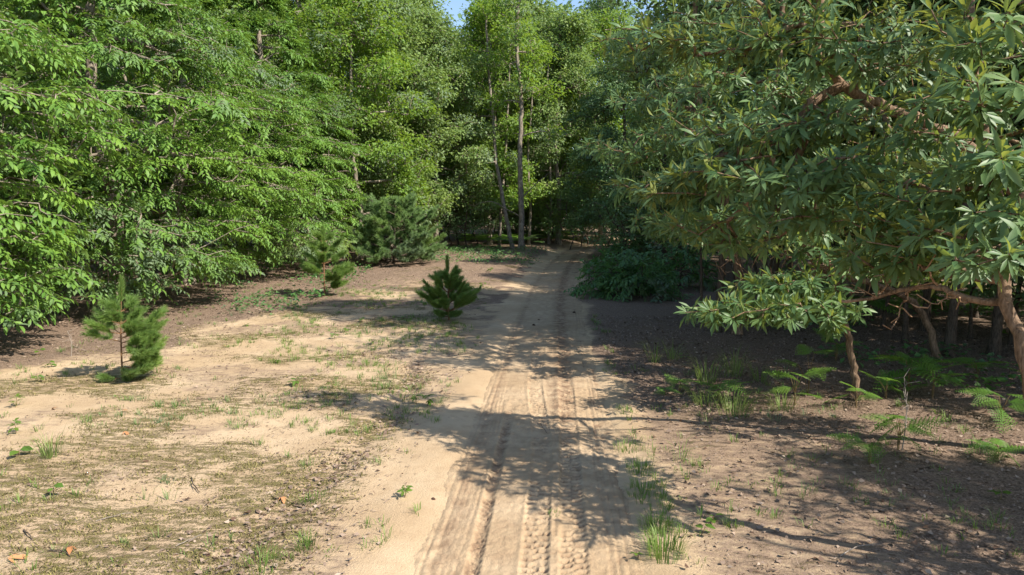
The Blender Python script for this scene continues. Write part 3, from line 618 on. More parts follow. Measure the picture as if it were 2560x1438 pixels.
# dark trunks in the thicket
for x, y, s, lab in ((2372, 892, .62, 'dark trunk with a sunlit foot in the thicket, middle of three at the right'), (2312, 832, .6, 'dark leaning trunk in the thicket, left of the sunlit foot'), (2482, 893, .62, 'dark trunk in the thicket near the right edge')):
    g = G(x, y); put('tall', g[0], g[1], x, s, lab).rotation_euler = (R.normal(0, .03), R.normal(-.06, .05), x)
for x, y, s, lab in ((1792, 832, .55, 'thin trunk in shade left of the farther sassafras'), (1925, 790, .55, 'thin dark trunk in shade right of the farther sassafras')):
    g = G(x, y); put('tall', g[0], g[1], x, s, lab).rotation_euler = (R.normal(0, .03), R.normal(-.06, .05), x)
for k, (x, y) in enumerate(((1752, 806), (1885, 812), (1968, 798), (2058, 836), (2205, 822), (2262, 862), (2425, 850), (2525, 872), (2440, 800), (1830, 770))):
    g = G(x, y); put('tall', g[0], g[1], k * 2.1, .28 + .05 * (k % 3), 'thin bare pole of a young tree in the dark thicket right of the track', 'thin poles in the thicket').rotation_euler = (R.normal(0, .06), R.normal(-.05, .07), k * 2.1)
# twin trunks in the middle
def trunk_tree(pts, r0, r1, lst, seed, label, mat=M_MAPLE):
    b = np.asarray(pts[0], float); t = build_tree('maple_tree', b, pts, r0, r1, blobs(lst, seed, .4), 'cluster', .19, TINY, mat, M_BARK, seed, zmin=3.2, rtip=.008, power=.46, n=12, lengths=.26)
    return tag(t, label, 'tree', 'twin trunks beside the track')
b = np.append(G(1302, 634)[:2], 0); D = b[1]
tw = trunk_tree([b, P(1304, 540, D), P(1299, 400, D), P(1303, 250, D), P(1292, 120, D), P(1298, -40, D), P(1290, -250, D)], .175, .05,
    [(1290, 60, D, (1.0, 1, .7), 34), (1340, 130, D, (.9, .9, .6), 30), (1250, 150, D, (.8, .8, .6), 26), (1370, 230, D, (.8, .8, .5), 24), (1310, 210, D - .6, (.7, .7, .4), 20), (1240, 260, D, (.7, .7, .5), 20), (1390, 330, D, (.7, .7, .4), 18), (1330, -60, D, (1.4, 1.2, .9), 40), (1230, 20, D, (.8, .8, .6), 22), (1280, -160, D, (1.6, 1.4, 1), 46), (1290, 330, D + 1, (.6, .6, .4), 14), (1300, 90, D - 1.2, (.9, .5, .6), 26), (1285, 0, D - 1.2, (1, .5, .7), 30), (1315, 180, D - 1, (.6, .4, .3), 12)], 431,
    'taller straight one of the twin trunks standing beside the far track')
b2 = np.append(G(1284, 632)[:2], 0); D2 = b2[1]
trunk_tree([b2, P(1268, 560, D2), P(1254, 480, D2), P(1240, 400, D2), P(1232, 300, D2 + .2), P(1222, 180, D2 + .4), P(1215, 40, D2)], .13, .05,
    [(1210, 330, D2, (.9, .9, .5), 30), (1170, 250, D2, (.9, .9, .6), 30), (1220, 150, D2, (.9, .9, .6), 28), (1180, 400, D2 - .5, (.8, .8, .4), 24), (1160, 330, D2, (.7, .7, .4), 18)], 432,
    'slimmer of the twin trunks, leaning left beside the far track', M_OAK)
for q, (x0, y0, x1, x2, lab) in enumerate(((1248, 626, 1262, 1270, 'thin dark trunk left of the twin trunks'), (1322, 622, 1320, 1330, 'thin dark trunk close behind the twin trunks on their right'), (1372, 618, 1374, 1368, 'single dark trunk between the twin trunks and the track'))):
    b3 = np.append(G(x0, y0)[:2], 0); D3 = b3[1]
    trunk_tree([b3, P(x0 + 4, 520, D3), P(x1, 400, D3), P(x2, 260, D3), P(x2 + 6, 100, D3)], .10, .04, [(x2, 220, D3, (.9, .9, .6), 22), (x2 + 20, 130, D3, (.9, .9, .6), 22), (x1 - 20, 330, D3, (.7, .7, .4), 14)], 440 + q, lab, (M_OAK, M_MAPLE, M_DARK)[q])
dead_spray(tw, [P(1300, 500, D), P(1340, 460, D - .3), P(1376, 430, D - .5)], .035, M_BARK, 351, 8, .5)
dead_spray(tw, [P(1298, 540, D), P(1262, 520, D - .3), P(1232, 505, D - .5), P(1200, 508, D - .6)], .035, M_BARK, 352, 8, .4)
dead_spray(m_b, [P(940, 412, 33), P(1000, 395, 32.6), P(1040, 360, 32.4), P(1075, 335, 32.5)], .07, M_PALE, 353, 7, .5) if False else None
# saplings filling the understory
GS = 'understory saplings in the shade'
for k, (x, y) in enumerate([(-12.5, 14.6), (-12.4, 19), (-11.8, 24), (-10.8, 30), (-8.4, 35), (-6, 38), (-3.6, 41), (-1.0, 45), (1.6, 47.5), (3.4, 40.2), (-2, 52), (2, 58), (6.6, 37), (5.7, 41), (8.6, 33), (7.2, 25.5), (8.4, 22), (9.8, 17.5), (11.3, 14.5), (12.6, 12), (7.4, 20), (14, 22), (9, 28), (13.5, 19), (11, 19.5), (15.5, 15), (-5, 50), (-.6, 48), (0.8, 50.5), (2.6, 53), (4.6, 48.5), (5.6, 51), (-2.8, 46), (-4.6, 46), (1.8, 44), (7.6, 49), (3, 57), (6, 55), (10, 52), (-8, 46), (4.2, 63), (13.6, 9.4), (-5.4, 36.5), (-4.2, 37.6), (-3.0, 38.6), (-1.9, 39.4), (-.7, 41.8), (.5, 43), (2.5, 44.2), (-2.4, 36.9), (-7.2, 33.2), (-8.6, 30.6), (-8.9, 27.8), (4.4, 43.4), (5.2, 46), (6.2, 50.4), (8.6, 54), (12, 57.5), (5.4, 29.5), (4.3, 24.4), (6.2, 23), (4.9, 27)]):
    put('sap', x, y, k * 1.3, R.uniform(.75, 1.2), 'leafy understory sapling in the deep shade of the wood ' + ('on the left' if x < -4 else 'behind the twin trunks' if x < 3 else 'on the right'), GS + (' on the left' if x < -4 else ' behind the twin trunks' if x < 3 else ' on the right'))
# the far wood as one mass
rg = np.random.default_rng(77); n = 60000
a = rg.uniform(-.2, math.pi + .2, n); rr = rg.uniform(66, 95, n); x = np.cos(a) * rr * 1.0; y = 10 + np.sin(a) * rr
hmax = 27 + 7 * fbm(x * .08, y * .08, 91); hmax = hmax - 15 * np.exp(-((x / y + .097) / .022) ** 2); p = np.stack([x, y, rg.random(n) ** 1.25 * hmax], -1)
d = norm(rg.normal(0, 1, (n, 3)) * [1, 1, .5]); nn = norm(UP * .7 - np.stack([x, y - 10, x * 0], -1) / 80 + rg.normal(0, .4, (n, 3)))
V, F, A = tile(FLAT, frames(d, nn) * rg.uniform(.5, 1.0, n)[:, None, None], p, rg.random(n))
fw = link('far_wood', make_mesh('far_wood', V, F, M_DARK, tint=A)); tag(fw, 'dense far woodland closing the background', 'woodland', kind='stuff')
# ------------------------------------------------------------------ pines in the clearing
def on_ground(x, y):
    g = G(x, y); return np.array([g[0], g[1], float(gz(g[0], g[1])) - .005])
NEEDLE = (np.array([(0, -.5, 0), (0, .5, 0), (1, 0, 0)]), [np.zeros((0, 4), int), np.array([(0, 1, 2)])])
def needles(a, b, rg, per_m, L, W, fwd=.75, bare=0.0):
    """needles along one shoot from a to b"""
    d = b - a; ln = np.linalg.norm(d); n = max(6, int(per_m * ln)); t = d / ln
    f = bare + (1.04 - bare) * rg.random(n); az = rg.uniform(0, 2 * np.pi, n); s = norm(np.cross(t, [.3, .2, .9])); q = np.cross(t, s)
    open_ = fwd * rg.uniform(.75, 1.3, n) * (1 - .45 * (f > .85))
    dd = norm(t * np.cos(open_)[:, None] + np.sin(open_)[:, None] * (np.cos(az)[:, None] * s + np.sin(az)[:, None] * q) + rg.normal(0, .05, (n, 3)))
    nn = norm(rg.normal(0, 1, (n, 3))); M = frames(dd, nn); l = L * rg.uniform(.7, 1.1, n)
    M = np.stack([M[:, :, 0] * l[:, None], M[:, :, 1] * W, M[:, :, 2] * W], -1)
    return M, a + d * f[:, None]
def pine(name, base, h, whorls, seed, label, mat, L=.10, W=.0045, per_m=620, lean=(0, 0), cat='pine', trunk_r=.014, shoots=None, bark=None, sub=3, vary=.13, bare=.05, opn=.75):
    """whorls: list of (height fraction, branch length, rise, [azimuths])"""
    rg = np.random.default_rng(seed); root = link(name, None, loc=base)
    top = np.array([lean[0], lean[1], h]); tc = curve([(0, 0, 0), top * .5 + [rg.normal(0, .015), 0, 0], top], 14)
    link('trunk', make_mesh('trunk', *tube(tc, np.linspace(trunk_r, trunk_r * .3, 14), 8), bark or M_PBARK), root)
    def axis(f): return np.array([np.interp(f, np.linspace(0, 1, 14), tc[:, k]) for k in range(3)])
    mb = MB(); Ms, Ps = needles(axis(.80), top + [0, 0, .03 * h], rg, per_m * 1.5, L, W, .55); allM, allP = [Ms], [Ps]
    for fz, ln, rise, azs in whorls:
        for az in azs:
            a0 = axis(fz); l = ln * rg.uniform(1 - vary, 1 + vary * .8); dr = np.array([math.cos(az), math.sin(az), 0])
            b = np.stack([a0, a0 + dr * l * .5 + UP * rise * l * .32, a0 + dr * l + UP * rise * l]); c = curve(b, 7)
            br = link('branch', make_mesh('branch', *tube(c, np.linspace(trunk_r * .5, trunk_r * .2, 7), 5), bark or M_PBARK), root)
            segs = [(c[2], c[-1])]; mb = MB()
            for k in range(sub):
                i = rg.integers(2, 6); sa = az + rg.choice([-1, 1]) * rg.uniform(.5, .9); sl = l * rg.uniform(.3, .5)
                segs.append((c[i], c[i] + np.array([math.cos(sa), math.sin(sa), 0]) * sl + UP * sl * rg.uniform(.25, .8)))
            for s in segs:
                M, p = needles(s[0], s[1], rg, per_m, L, W, opn, bare); allM.append(M); allP.append(p)
            for s in segs[1:]: link('shoot', make_mesh('shoot', *tube(np.stack([s[0], s[1]]), [trunk_r * .24, trunk_r * .16], 4), bark or M_PBARK), br)
    M, p = np.concatenate(allM), np.concatenate(allP); V, F, A = tile(NEEDLE, M, p, np.clip(rg.normal(.5, .25, len(p)), 0, 1))
    nd = link('needles', make_mesh('needles', V, F, mat, tint=A), root); nd['kind'] = 'stuff'
    return tag(root, label, cat, 'young pines in the clearing')
b = on_ground(306, 948)
pine('pine_sapling', b, 1.38, [(.02, .22, .1, [3.9, 5.6]), (.05, .42, .25, [-.15, .5, -.7]), (.12, .50, .35, [.1, -.4]), (.18, .55, .42, [-.05, .35, -.6]), (.27, .48, .5, [.2, -.3]), (.33, .50, .5, [.1, -.45, .8]), (.40, .40, .28, [3.05]), (.38, .48, .5, [.25, -.25, .7]), (.43, .42, .55, [0, .5, -.6]), (.48, .40, .5, [.3, -.6, 1.4, 4.2, 2.6]), (.58, .26, .7, [0, 1.2, 2.4, 3.6, 4.9]), (.70, .18, .9, [.2, 1.4, 2.6, 3.6, 4.8])], 501,
     'lopsided young pine with a bare lower stem at the left of the clearing', M_NEEDLE, .10, .006, 1150, (.08, 0), sub=4)
b = on_ground(812, 742)
pine('pine_sapling', b, 1.75, [(.12, .5, .25, [-.1, .5]), (.22, .7, .45, [0, -.7, .9]), (.34, .62, .35, [3.1, 2.5, .2, 4.5]), (.5, .5, .6, [.4, 3.4, 1.8, 5]), (.66, .36, .8, [.2, 2, 3.6, 5]), (.82, .22, 1.1, [.6, 2.6, 4.4])], 502,
     'thin young pine standing between the left wood and the blue-green pine', M_NEEDLE, .15, .0095, 1900, (0, 0), trunk_r=.022)
b = on_ground(1122, 800)
pine('pine_sapling', b, 1.28, [(.05, .30, .4, [.2, 1.5, 2.9, 4.0, 5.2]), (.14, .48, .75, [0, .9, 1.8, 2.7, 3.6, 4.5, 5.4]), (.28, .42, .95, [.3, 1.3, 2.3, 3.3, 4.3, 5.5]), (.46, .30, 1.2, [.2, 1.4, 2.6, 3.8, 5]), (.64, .2, 1.4, [.6, 1.9, 3.2, 4.5, 5.6])], 503,
     'compact dark green young pine beside the left edge of the track', M_NEEDLE, .11, .0075, 2100, (-.02, 0), trunk_r=.022, sub=4, vary=.28)
b = on_ground(985, 672)
rgp = np.random.default_rng(5)
pine('white_pine', b, 2.5, [(fz, ln, ri, list(rgp.uniform(0, .9) + np.arange(nn_) * 6.283 / nn_)) for fz, ln, ri, nn_ in ((.05, 1.35, .10, 7), (.12, 1.6, .2, 6), (.24, 1.45, .32, 6), (.36, 1.3, .42, 6), (.5, 1.2, .5, 6), (.64, 1.0, .55, 5), (.78, .8, .6, 5), (.9, .5, .8, 4))], 504,
     'wide bushy blue-green pine at the back of the clearing', M_BLUENEED, .15, .012, 620, (.1, 0), trunk_r=.05, bark=M_BARKD, sub=11, vary=.3, bare=.55, opn=1.25)

# ------------------------------------------------------------------ ferns
def frond_tpl(np_=9, seed=0):
    rg = np.random.default_rng(seed); V, T, n = [], [], 0
    def tri(a, b, c):
        nonlocal n
        V.extend([a, b, c]); T.append((n, n + 1, n + 2)); n += 3
    for i in range(np_):
        f = .10 + .84 * i / (np_ - 1); ln = .46 * (1 - f) ** .75 + .03
        for s in (-1, 1):
            ang = 1.15 - .35 * f; dx, dy = math.cos(ang), s * math.sin(ang); nk = max(2, int(7 * ln / .46) + 1)
            for k in range(nk):
                g = (k + .3) / nk; r = ln * (1 - g) * .26 + .016; px_, py_ = f + dx * ln * g, dy * ln * g; z = -.22 * f * f - .16 * (ln * g) - .0
                w = ln / nk * .40
                for t in (-1, 1):
                    qx, qy = -dy * t, dx * t
                    tri((px_ - dx * w, py_ - dy * w, z), (px_ + dx * w, py_ + dy * w, z), (px_ + dx * w * .8 + qx * r, py_ + dy * w * .8 + qy * r, z - .02 + rg.normal(0, .008)))
            tri((f, 0, -.22 * f * f), (f + dx * ln, dy * ln, -.22 * f * f - .16 * ln), (f + .012, .004, -.22 * f * f))
    V.append((0, .006, 0)); V.append((0, -.006, 0)); V.append((1, 0, -.22)); T.append((n, n + 1, n + 2))
    return np.array(V), [np.zeros((0, 4), int), np.array(T)]
FR = [frond_tpl(9, 1), frond_tpl(10, 2)]
FRM = {}
def frond_mesh(k, t):
    if (k, t) not in FRM: FRM[k, t] = make_mesh('frond', FR[k][0], FR[k][1], M_FERN, tint=t)
    return FRM[k, t]
def fern(base, h, fronds, seed, label, group='bracken ferns on the forest floor'):
    rg = np.random.default_rng(seed); root = link('bracken_fern', None, loc=base)
    for az, L, pitch in fronds:
        bend = np.array([math.cos(az), math.sin(az), 0]); tp = bend * rg.uniform(.05, .35) * h + UP * h * rg.uniform(.55, 1.15)
        c = curve([(0, 0, -.02), tp * .6 - bend * .03, tp], 6); st = link('stem', make_mesh('stem', *tube(c, np.linspace(.005, .003, 6), 5), M_STEM, tint=.8), root)
        d = bend * math.cos(pitch) + UP * math.sin(pitch); up = norm(UP * math.cos(pitch) - bend * math.sin(pitch) + rg.normal(0, .25, 3))
        M = frames(d[None], up[None])[0] * L; m = np.eye(4); m[:3, :3] = M; m[:3, 3] = tp
        o = link('frond', frond_mesh(int(rg.integers(2)), float(rg.choice([.2, .5, .8]))), st); o.matrix_basis = Matrix(m.tolist())
    return tag(root, label, 'fern', group)
def fr(n, L, s, pitch=.15):
    rg = np.random.default_rng(s); a = rg.uniform(0, 6)
    return [(a + i * 6.283 / n + rg.normal(0, .3), L * rg.uniform(.8, 1.15), pitch + rg.normal(.05, .28)) for i in range(n)]
for k, (x, y, h, n, L, lab) in enumerate([
    (1795, 1000, .26, 3, .42, 'low sunlit fern among the tall grass right of the track'), (1985, 1012, .36, 4, .42, 'bright fern between the tall grass and the thin sassafras trunk'), (2020, 985, .48, 2, .34, 'small upright fern behind the bright fern'),
    (2140, 1020, .26, 3, .36, 'fern spread around the foot of the thin sassafras trunk'), (2215, 1000, .30, 2, .36, 'fern just right of the thin sassafras trunk'), (2270, 985, .42, 6, .55, 'large leafy fern clump in shade right of the thin trunk'),
    (2330, 1000, .34, 4, .45, 'shaded fern to the right of the large clump'), (2245, 1130, .34, 5, .38, 'fern with dry twigs in front of the thin sassafras trunk'), (2175, 1165, .22, 4, .34, 'lowest fern hanging over bare soil below the thin trunk'),
    (2500, 1060, .30, 5, .45, 'fern in deep shade at the right edge'), (2490, 1150, .16, 4, .32, 'small flat fern low at the right edge'), (1700, 975, .14, 3, .26, 'flat little fern near the right track edge'), (1665, 985, .10, 3, .2, 'tiny fern beside the right track edge'),
    (2440, 960, .3, 4, .4, 'dim fern far back in the thicket shade'), (2090, 900, .3, 4, .4, 'dim fern behind the thin sassafras trunk')]):
    fern(on_ground(x, y), h, fr(n + 2, L * .9, 600 + k, .10), 600 + k, lab)
# bracken bed far along the track, one mass
rg = np.random.default_rng(66); n = 420
bx = np.concatenate([rg.uniform(-1, 4.2, 230), rg.uniform(-2.8, 1.6, 110), rg.uniform(7, 12, 80)]); by = np.concatenate([rg.uniform(42, 52, 230), rg.uniform(36.5, 42, 110), rg.uniform(13, 20, 80)])
ok = np.abs(bx - tx(by)) > 1.2; bx, by = bx[ok], by[ok]; az = rg.uniform(0, 6.3, len(bx)); d = np.stack([np.cos(az), np.sin(az), .2 + az * 0], -1)
V, F, A = tile(FR[0], frames(d, UP + rg.normal(0, .15, (len(bx), 3))) * rg.uniform(.6, 1.1, len(bx))[:, None, None], np.stack([bx, by, gz(bx, by) + rg.uniform(.3, .6, len(bx))], -1), rg.random(len(bx)))
tag(link('bracken_bed', make_mesh('bracken_bed', V, F, M_FERN, tint=A)), 'bed of bracken carpeting the shade at the far end of the track', 'ferns', kind='stuff')

# ------------------------------------------------------------------ dark shrubs beside the track
def shrub(base, h, rx, ry, n, seed, label, L=.16):
    rg = np.random.default_rng(seed); b = np.asarray(base, float); tips = []
    a = rg.uniform(0, 6.283, n); rho = np.sqrt(rg.random(n)) * rg.uniform(.8, 1.2, n); z = h * (1.0 - .75 * rho ** 2) * rg.uniform(.35, 1.4, n)
    tips = b + np.stack([np.cos(a) * rho * rx, np.sin(a) * rho * ry, np.maximum(z, .12)], -1)
    t = build_tree('leafy_shrub', b, [b, b + [0, 0, .2], b + [.03, 0, .5 * h]], .03, .012, tips, 'spray', L, CHEST, M_SHRUB, M_BARKD, seed, zmin=.05, rtip=.003, power=.45, n=11, lengths=.42, spread=.4, rise=.2)
    return tag(t, label, 'shrub', 'dark shrubs right of the track')
for k, (x, y, h, rx, ry, n, lab) in enumerate([(1520, 738, .95, .95, .8, 150, 'dark leafy shrub mound leaning over the right edge of the track'), (1600, 745, 1.1, 1.1, .8, 170, 'larger dark shrub right behind the mound at the track edge'), (1700, 725, 1.15, 1.1, .8, 130, 'shaded shrub between the track mound and the thicket trunks'), (1560, 690, 1.0, 1.2, .8, 130, 'shrub farther back along the right edge of the track'), (1640, 660, 1.3, 1.4, .9, 110, 'shrub in deep shade behind the mounds, right of the far track')]):
    shrub(on_ground(x, y), h, rx, ry, n, 640 + k, lab)

# ------------------------------------------------------------------ grass
def blade_batch(p, d, L, W, bend, rg):                # each blade: five vertices, curved
    n = len(p); side = norm(np.cross(d, UP) + 1e-3); out = np.zeros((n, 5, 3))
    mid = p + UP * (L * .55)[:, None] + d * (L * bend * .25)[:, None]; tip = p + UP * (L * (1 - bend * .35))[:, None] + d * (L * bend * .8)[:, None]
    out[:, 0] = p - side * W[:, None] * .5; out[:, 1] = p + side * W[:, None] * .5; out[:, 2] = mid + side * W[:, None] * .42; out[:, 3] = mid - side * W[:, None] * .42; out[:, 4] = tip
    k = (np.arange(n) * 5)[:, None]
    return out.reshape(-1, 3), [np.array([[0, 1, 2, 3]]) + k, np.array([[3, 2, 4]]) + k]
def tuft(base, n, L, spread, seed, label, W=.006, bend=.5, group='grass tufts', tint=(.3, .9)):
    rg = np.random.default_rng(seed); a = rg.uniform(0, 6.283, n); d = np.stack([np.cos(a), np.sin(a), 0 * a], -1)
    p = d * (spread * np.sqrt(rg.random(n)))[:, None]; l = L * rg.uniform(.45, 1.1, n)
    V, F = blade_batch(p, d, l, np.full(n, W), bend * rg.uniform(.3, 1.5, n), rg)
    o = link('grass_tuft', make_mesh('grass_tuft', V, F, M_GRASS, tint=np.repeat(rg.uniform(*tint, n), 5)), loc=base)
    return tag(o, label, 'grass', group)
for k, (x, y, n, L, sp, lab) in enumerate([(1636, 905, 26, .34, .10, 'tall grass tuft nearest the right edge of the track'), (1680, 900, 22, .36, .10, 'upright grass tuft right of the tuft nearest the track'), (1765, 955, 40, .40, .14, 'tall arching grass left of the low sunlit fern'), (1835, 935, 34, .42, .14, 'tall pale grass behind the low sunlit fern'),
        (1900, 950, 26, .34, .14, 'grass tuft between the low sunlit fern and the bright fern'), (1835, 1030, 60, .30, .22, 'broad grass patch in front of the low sunlit fern'), (1960, 1020, 30, .28, .16, 'grass below the bright fern'), (1770, 1010, 34, .26, .18, 'grass at the front left of the fern group'),
        (125, 1140, 34, .26, .10, 'tall wispy grass tuft on sand at the far left'), (1835, 1103, 26, .10, .06, 'short spiky tuft on sandy soil right of the track'), (1660, 1385, 190, .19, .15, 'bright green grass clump at the bottom right edge of the track'), (1640, 1325, 150, .14, .13, 'bright grass clump just above the bottom one at the track edge'),
        (1608, 1235, 140, .12, .15, 'shaded grass clump at the middle of the right track edge'), (1600, 1180, 120, .12, .15, 'shaded grass clump above the middle one at the right track edge'), (1570, 1120, 110, .10, .16, 'small green grass clump where the right bank is dark'), (1700, 1160, 12, .24, .07, 'thin wispy grass in front of the right bank'),
        (1385, 1290, 26, .06, .05, 'tiny grass tuft growing in the middle of the track'), (660, 1425, 60, .14, .12, 'broad grass tuft at the bottom edge left of the track'), (765, 1375, 50, .13, .08, 'grass tuft just above the bottom edge on bare sand'), (785, 1250, 44, .10, .12, 'grass beside the line of dead leaves'),
        (945, 1165, 24, .08, .06, 'lone little tuft on bare sand left of the track'), (915, 1320, 18, .07, .05, 'sparse weed on bare sand near the bottom')]):
    tuft(on_ground(x, y), n if L < .2 else int(n * 1.8), L * (1 if L < .2 else 1.3), sp, 660 + k, lab, .0055 if L < .2 else .006, .55 if L < .2 else .95, tint=(.1, .6) if L < .2 else (.55, 1))
rg = np.random.default_rng(68)
gx = np.concatenate([rg.uniform(-8, -.6, 900), rg.uniform(-5, -.8, 1300), rg.uniform(.9, 5, 300), rg.normal(1.0, .09, 110)]); gy = np.concatenate([rg.uniform(4.2, 22, 900), rg.uniform(7, 20, 1300), rg.uniform(4.3, 10, 300), rg.uniform(4.3, 15, 110)])
gx[-110:] += tx(gy[-110:]); u = gx - tx(gy); ok = (np.abs(u) > .85) & (fbm(gx * .9, gy * .9, 95) > .43); gx, gy = gx[ok], gy[ok]
nb = rg.integers(6, 20, len(gx)); p = np.repeat(np.stack([gx, gy, gz(gx, gy)], -1), nb, 0); n = len(p); a = rg.uniform(0, 6.283, n); d = np.stack([np.cos(a), np.sin(a), 0 * a], -1)
p = p + d * (rg.random(n) * .07)[:, None]; ts = np.repeat(rg.uniform(.4, 1.15, len(gx)), nb)
V, F = blade_batch(p, d, 0.105 * ts * rg.uniform(.5, 1.2, n), np.full(n, .0055), rg.uniform(.3, 1.3, n), rg)
tag(link('scattered_grass', make_mesh('scattered_grass', V, F, M_GRASS, tint=np.repeat(np.clip(rg.normal(.42, .32, n), 0, 1), 5))), 'short sparse grass and weeds scattered over the sandy clearing', 'grass', kind='stuff')

# ------------------------------------------------------------------ broad-leaved seedlings and weeds
def seedling(base, h, n, L, seed, label, lobed=True, name='oak_seedling', group='seedlings on the sand'):
    rg = np.random.default_rng(seed); root = link(name, None, loc=base); tp = np.array([rg.normal(0, .02), rg.normal(0, .02), h])
    st = link('stem', make_mesh('stem', *tube(curve([(0, 0, -.01), tp * .5 + [.008, 0, 0], tp], 6), np.linspace(.004, .002, 6), 5), M_STEM, tint=.7), root)
    for k in range(n):
        az = k * 2.4 + rg.normal(0, .3); f = rg.uniform(.45, 1) if k else 1; d = np.array([math.cos(az), math.sin(az), rg.uniform(-.1, .5)]); t = int(rg.integers(2))
        key = ('seed', lobed, t, k % 3)
        if key not in LEAFMESH: tpl = (LOBED if lobed else CHEST)[t]; LEAFMESH[key] = make_mesh('leaf', tpl[0] * ([1, 1, 1] if lobed else [1, 1.9, 1]), tpl[1], M_SEED, tint=(.2, .5, .85)[k % 3])
        o = link('leaf', LEAFMESH[key], st); m = np.eye(4); m[:3, :3] = frames(d[None], (UP + rg.normal(0, .25, 3))[None])[0] * L * rg.uniform(.7, 1.15); m[:3, 3] = tp * f + d * .01; o.matrix_basis = Matrix(m.tolist())
    return tag(root, label, 'seedling', group)
for k, (x, y, h, n, L, lob, lab) in enumerate([
    (1012, 1250, .09, 9, .07, True, 'bright oak seedling alone on bare sand just left of the track'), (738, 965, .10, 9, .09, True, 'bright green oak seedling at the left end of the big shadow'), (832, 970, .09, 7, .07, True, 'small seedling inside the left tip of the big shadow'), (1068, 1015, .14, 12, .10, True, 'dark green seedling in the shadow beside the track'),
    (1040, 1005, .10, 7, .09, True, 'smaller seedling next to the dark green one in shadow'), (835, 845, .09, 10, .09, True, 'spreading seedling in the middle of the clearing'), (860, 832, .08, 6, .08, True, 'seedling just right of the spreading one mid clearing'), (619, 812, .05, 5, .09, False, 'yellow-green little plant on open sand left of centre'), (688, 905, .06, 6, .07, True, 'tiny reddish seedling on sand near the left pine shadow'),
    (905, 805, .09, 7, .09, True, 'seedling a little left of the compact pine'), (1060, 770, .16, 12, .10, True, 'leafy plant tucked against the left side of the compact pine'), (1008, 800, .09, 6, .09, True, 'small plant left of the compact pine at its foot'), (935, 860, .09, 8, .08, True, 'pale seedling on mossy sand below the compact pine'),
    (105, 955, .10, 8, .08, True, 'seedling left of the lopsided pine'), (38, 1020, .13, 9, .08, True, 'upper of two seedlings at the far left edge'), (40, 1085, .13, 9, .08, True, 'lower of two seedlings at the far left edge'), (45, 1140, .07, 4, .09, False, 'three-leaved plant casting a shadow at the far left'), (132, 1240, .10, 3, .07, False, 'yellow-green plantlet at the lower left'), (95, 885, .09, 5, .09, False, 'small broad-leaved plant in the shade edge at far left'),
    (1748, 1342, .07, 4, .07, False, 'small bright plantlet on dappled sand at the lower right'), (1595, 1390, .05, 4, .05, False, 'little weed at the bottom of the right track edge'), (1775, 1310, .05, 5, .06, False, 'weed among grass at the right track edge'), (715, 735, .12, 9, .10, True, 'bright seedling left of the thin pine'), (690, 700, .14, 9, .11, True, 'seedling at the shaded edge of the left wood'), (880, 700, .2, 10, .12, True, 'yellow-green seedling beside the blue-green pine'),
    (750, 775, .10, 7, .09, True, 'seedling on sand in front of the thin pine'), (910, 762, .09, 7, .09, True, 'seedling between the thin pine and the compact pine'), (1205, 720, .12, 9, .11, False, 'leafy weed near the left bank of the track'), (1225, 690, .14, 9, .12, False, 'weed on the far left bank of the track'), (2500, 1250, .08, 6, .08, False, 'low weed at the lower right edge'), (2490, 860, .2, 9, .13, False, 'leafy plant in the dark thicket at the right edge'), (1710, 900, .1, 6, .09, False, 'weed in the shade right of the tall grass'), (130, 915, .10, 6, .08, False, 'yellowish weed left of the lopsided pine, behind the seedling')]):
    seedling(on_ground(x, y), h, n, L, 700 + k, lab, lob, 'oak_seedling' if lob else 'small_weed')
# ground cover beside the twin trunks
rg = np.random.default_rng(69); n = 2600
x = np.concatenate([rg.uniform(-3.5, 2.2, 600), rg.uniform(-9, -5, 500), rg.uniform(5, 12, 600)]); y = np.concatenate([rg.uniform(27, 37, 600), rg.uniform(15, 26, 500), rg.uniform(8.5, 16, 600)]); ok = (np.abs(x - tx(y)) > 1.15) & (fbm(x * .5, y * .5, 97) > .40); x, y = x[ok], y[ok]; n = len(x)
p = np.repeat(np.stack([x, y, gz(x, y)], -1), 5, 0); p = p + rg.normal(0, .09, p.shape); p[:, 2] = gz(p[:, 0], p[:, 1]) + rg.uniform(.03, .22, len(p)); d = norm(rg.normal(0, 1, p.shape) * [1, 1, .25])
V, F, A = tile(TINY[2], frames(d, UP + rg.normal(0, .35, p.shape)) * rg.uniform(.06, .13, len(p))[:, None, None], p, rg.random(len(p)))
tag(link('ground_cover', make_mesh('ground_cover', V, F, M_SHRUB, tint=A)), 'low leafy ground cover at the edges of the wood', 'plants', kind='stuff')

# ------------------------------------------------------------------ dead leaves, twigs and clods
rg = np.random.default_rng(70)
def litter_pts(n, x0, x1, y0, y1):
    x, y = rg.uniform(x0, x1, n), rg.uniform(y0, y1, n); l, _, _ = zones(x, y); ok = (rg.random(n) < l ** 1.3 * 1.0) & (np.abs(x - tx(y)) > .95); return x[ok], y[ok]
parts = [litter_pts(34000, 1, 9.5, 4, 15), litter_pts(16000, -10, -1, 8, 26), litter_pts(9000, -6, 3, 20, 36), litter_pts(9000, -3, -.5, 4, 12), litter_pts(7000, -7, -.8, 4, 16)]
by = rg.uniform(4.2, 11.5, 1500); by = by[vnoise(by * 1.6, by * 0, 44) > .35]; bx = tx(by) - 2.0 - .25 * np.sin(by * .6) + rg.normal(0, .16, len(by)); parts.append((bx, by))
x = np.concatenate([q[0] for q in parts]); y = np.concatenate([q[1] for q in parts]); n = len(x)
d = norm(rg.normal(0, 1, (n, 3)) * [1, 1, .18]); p = np.stack([x, y, gz(x, y) + rg.uniform(.006, .022, n)], -1)
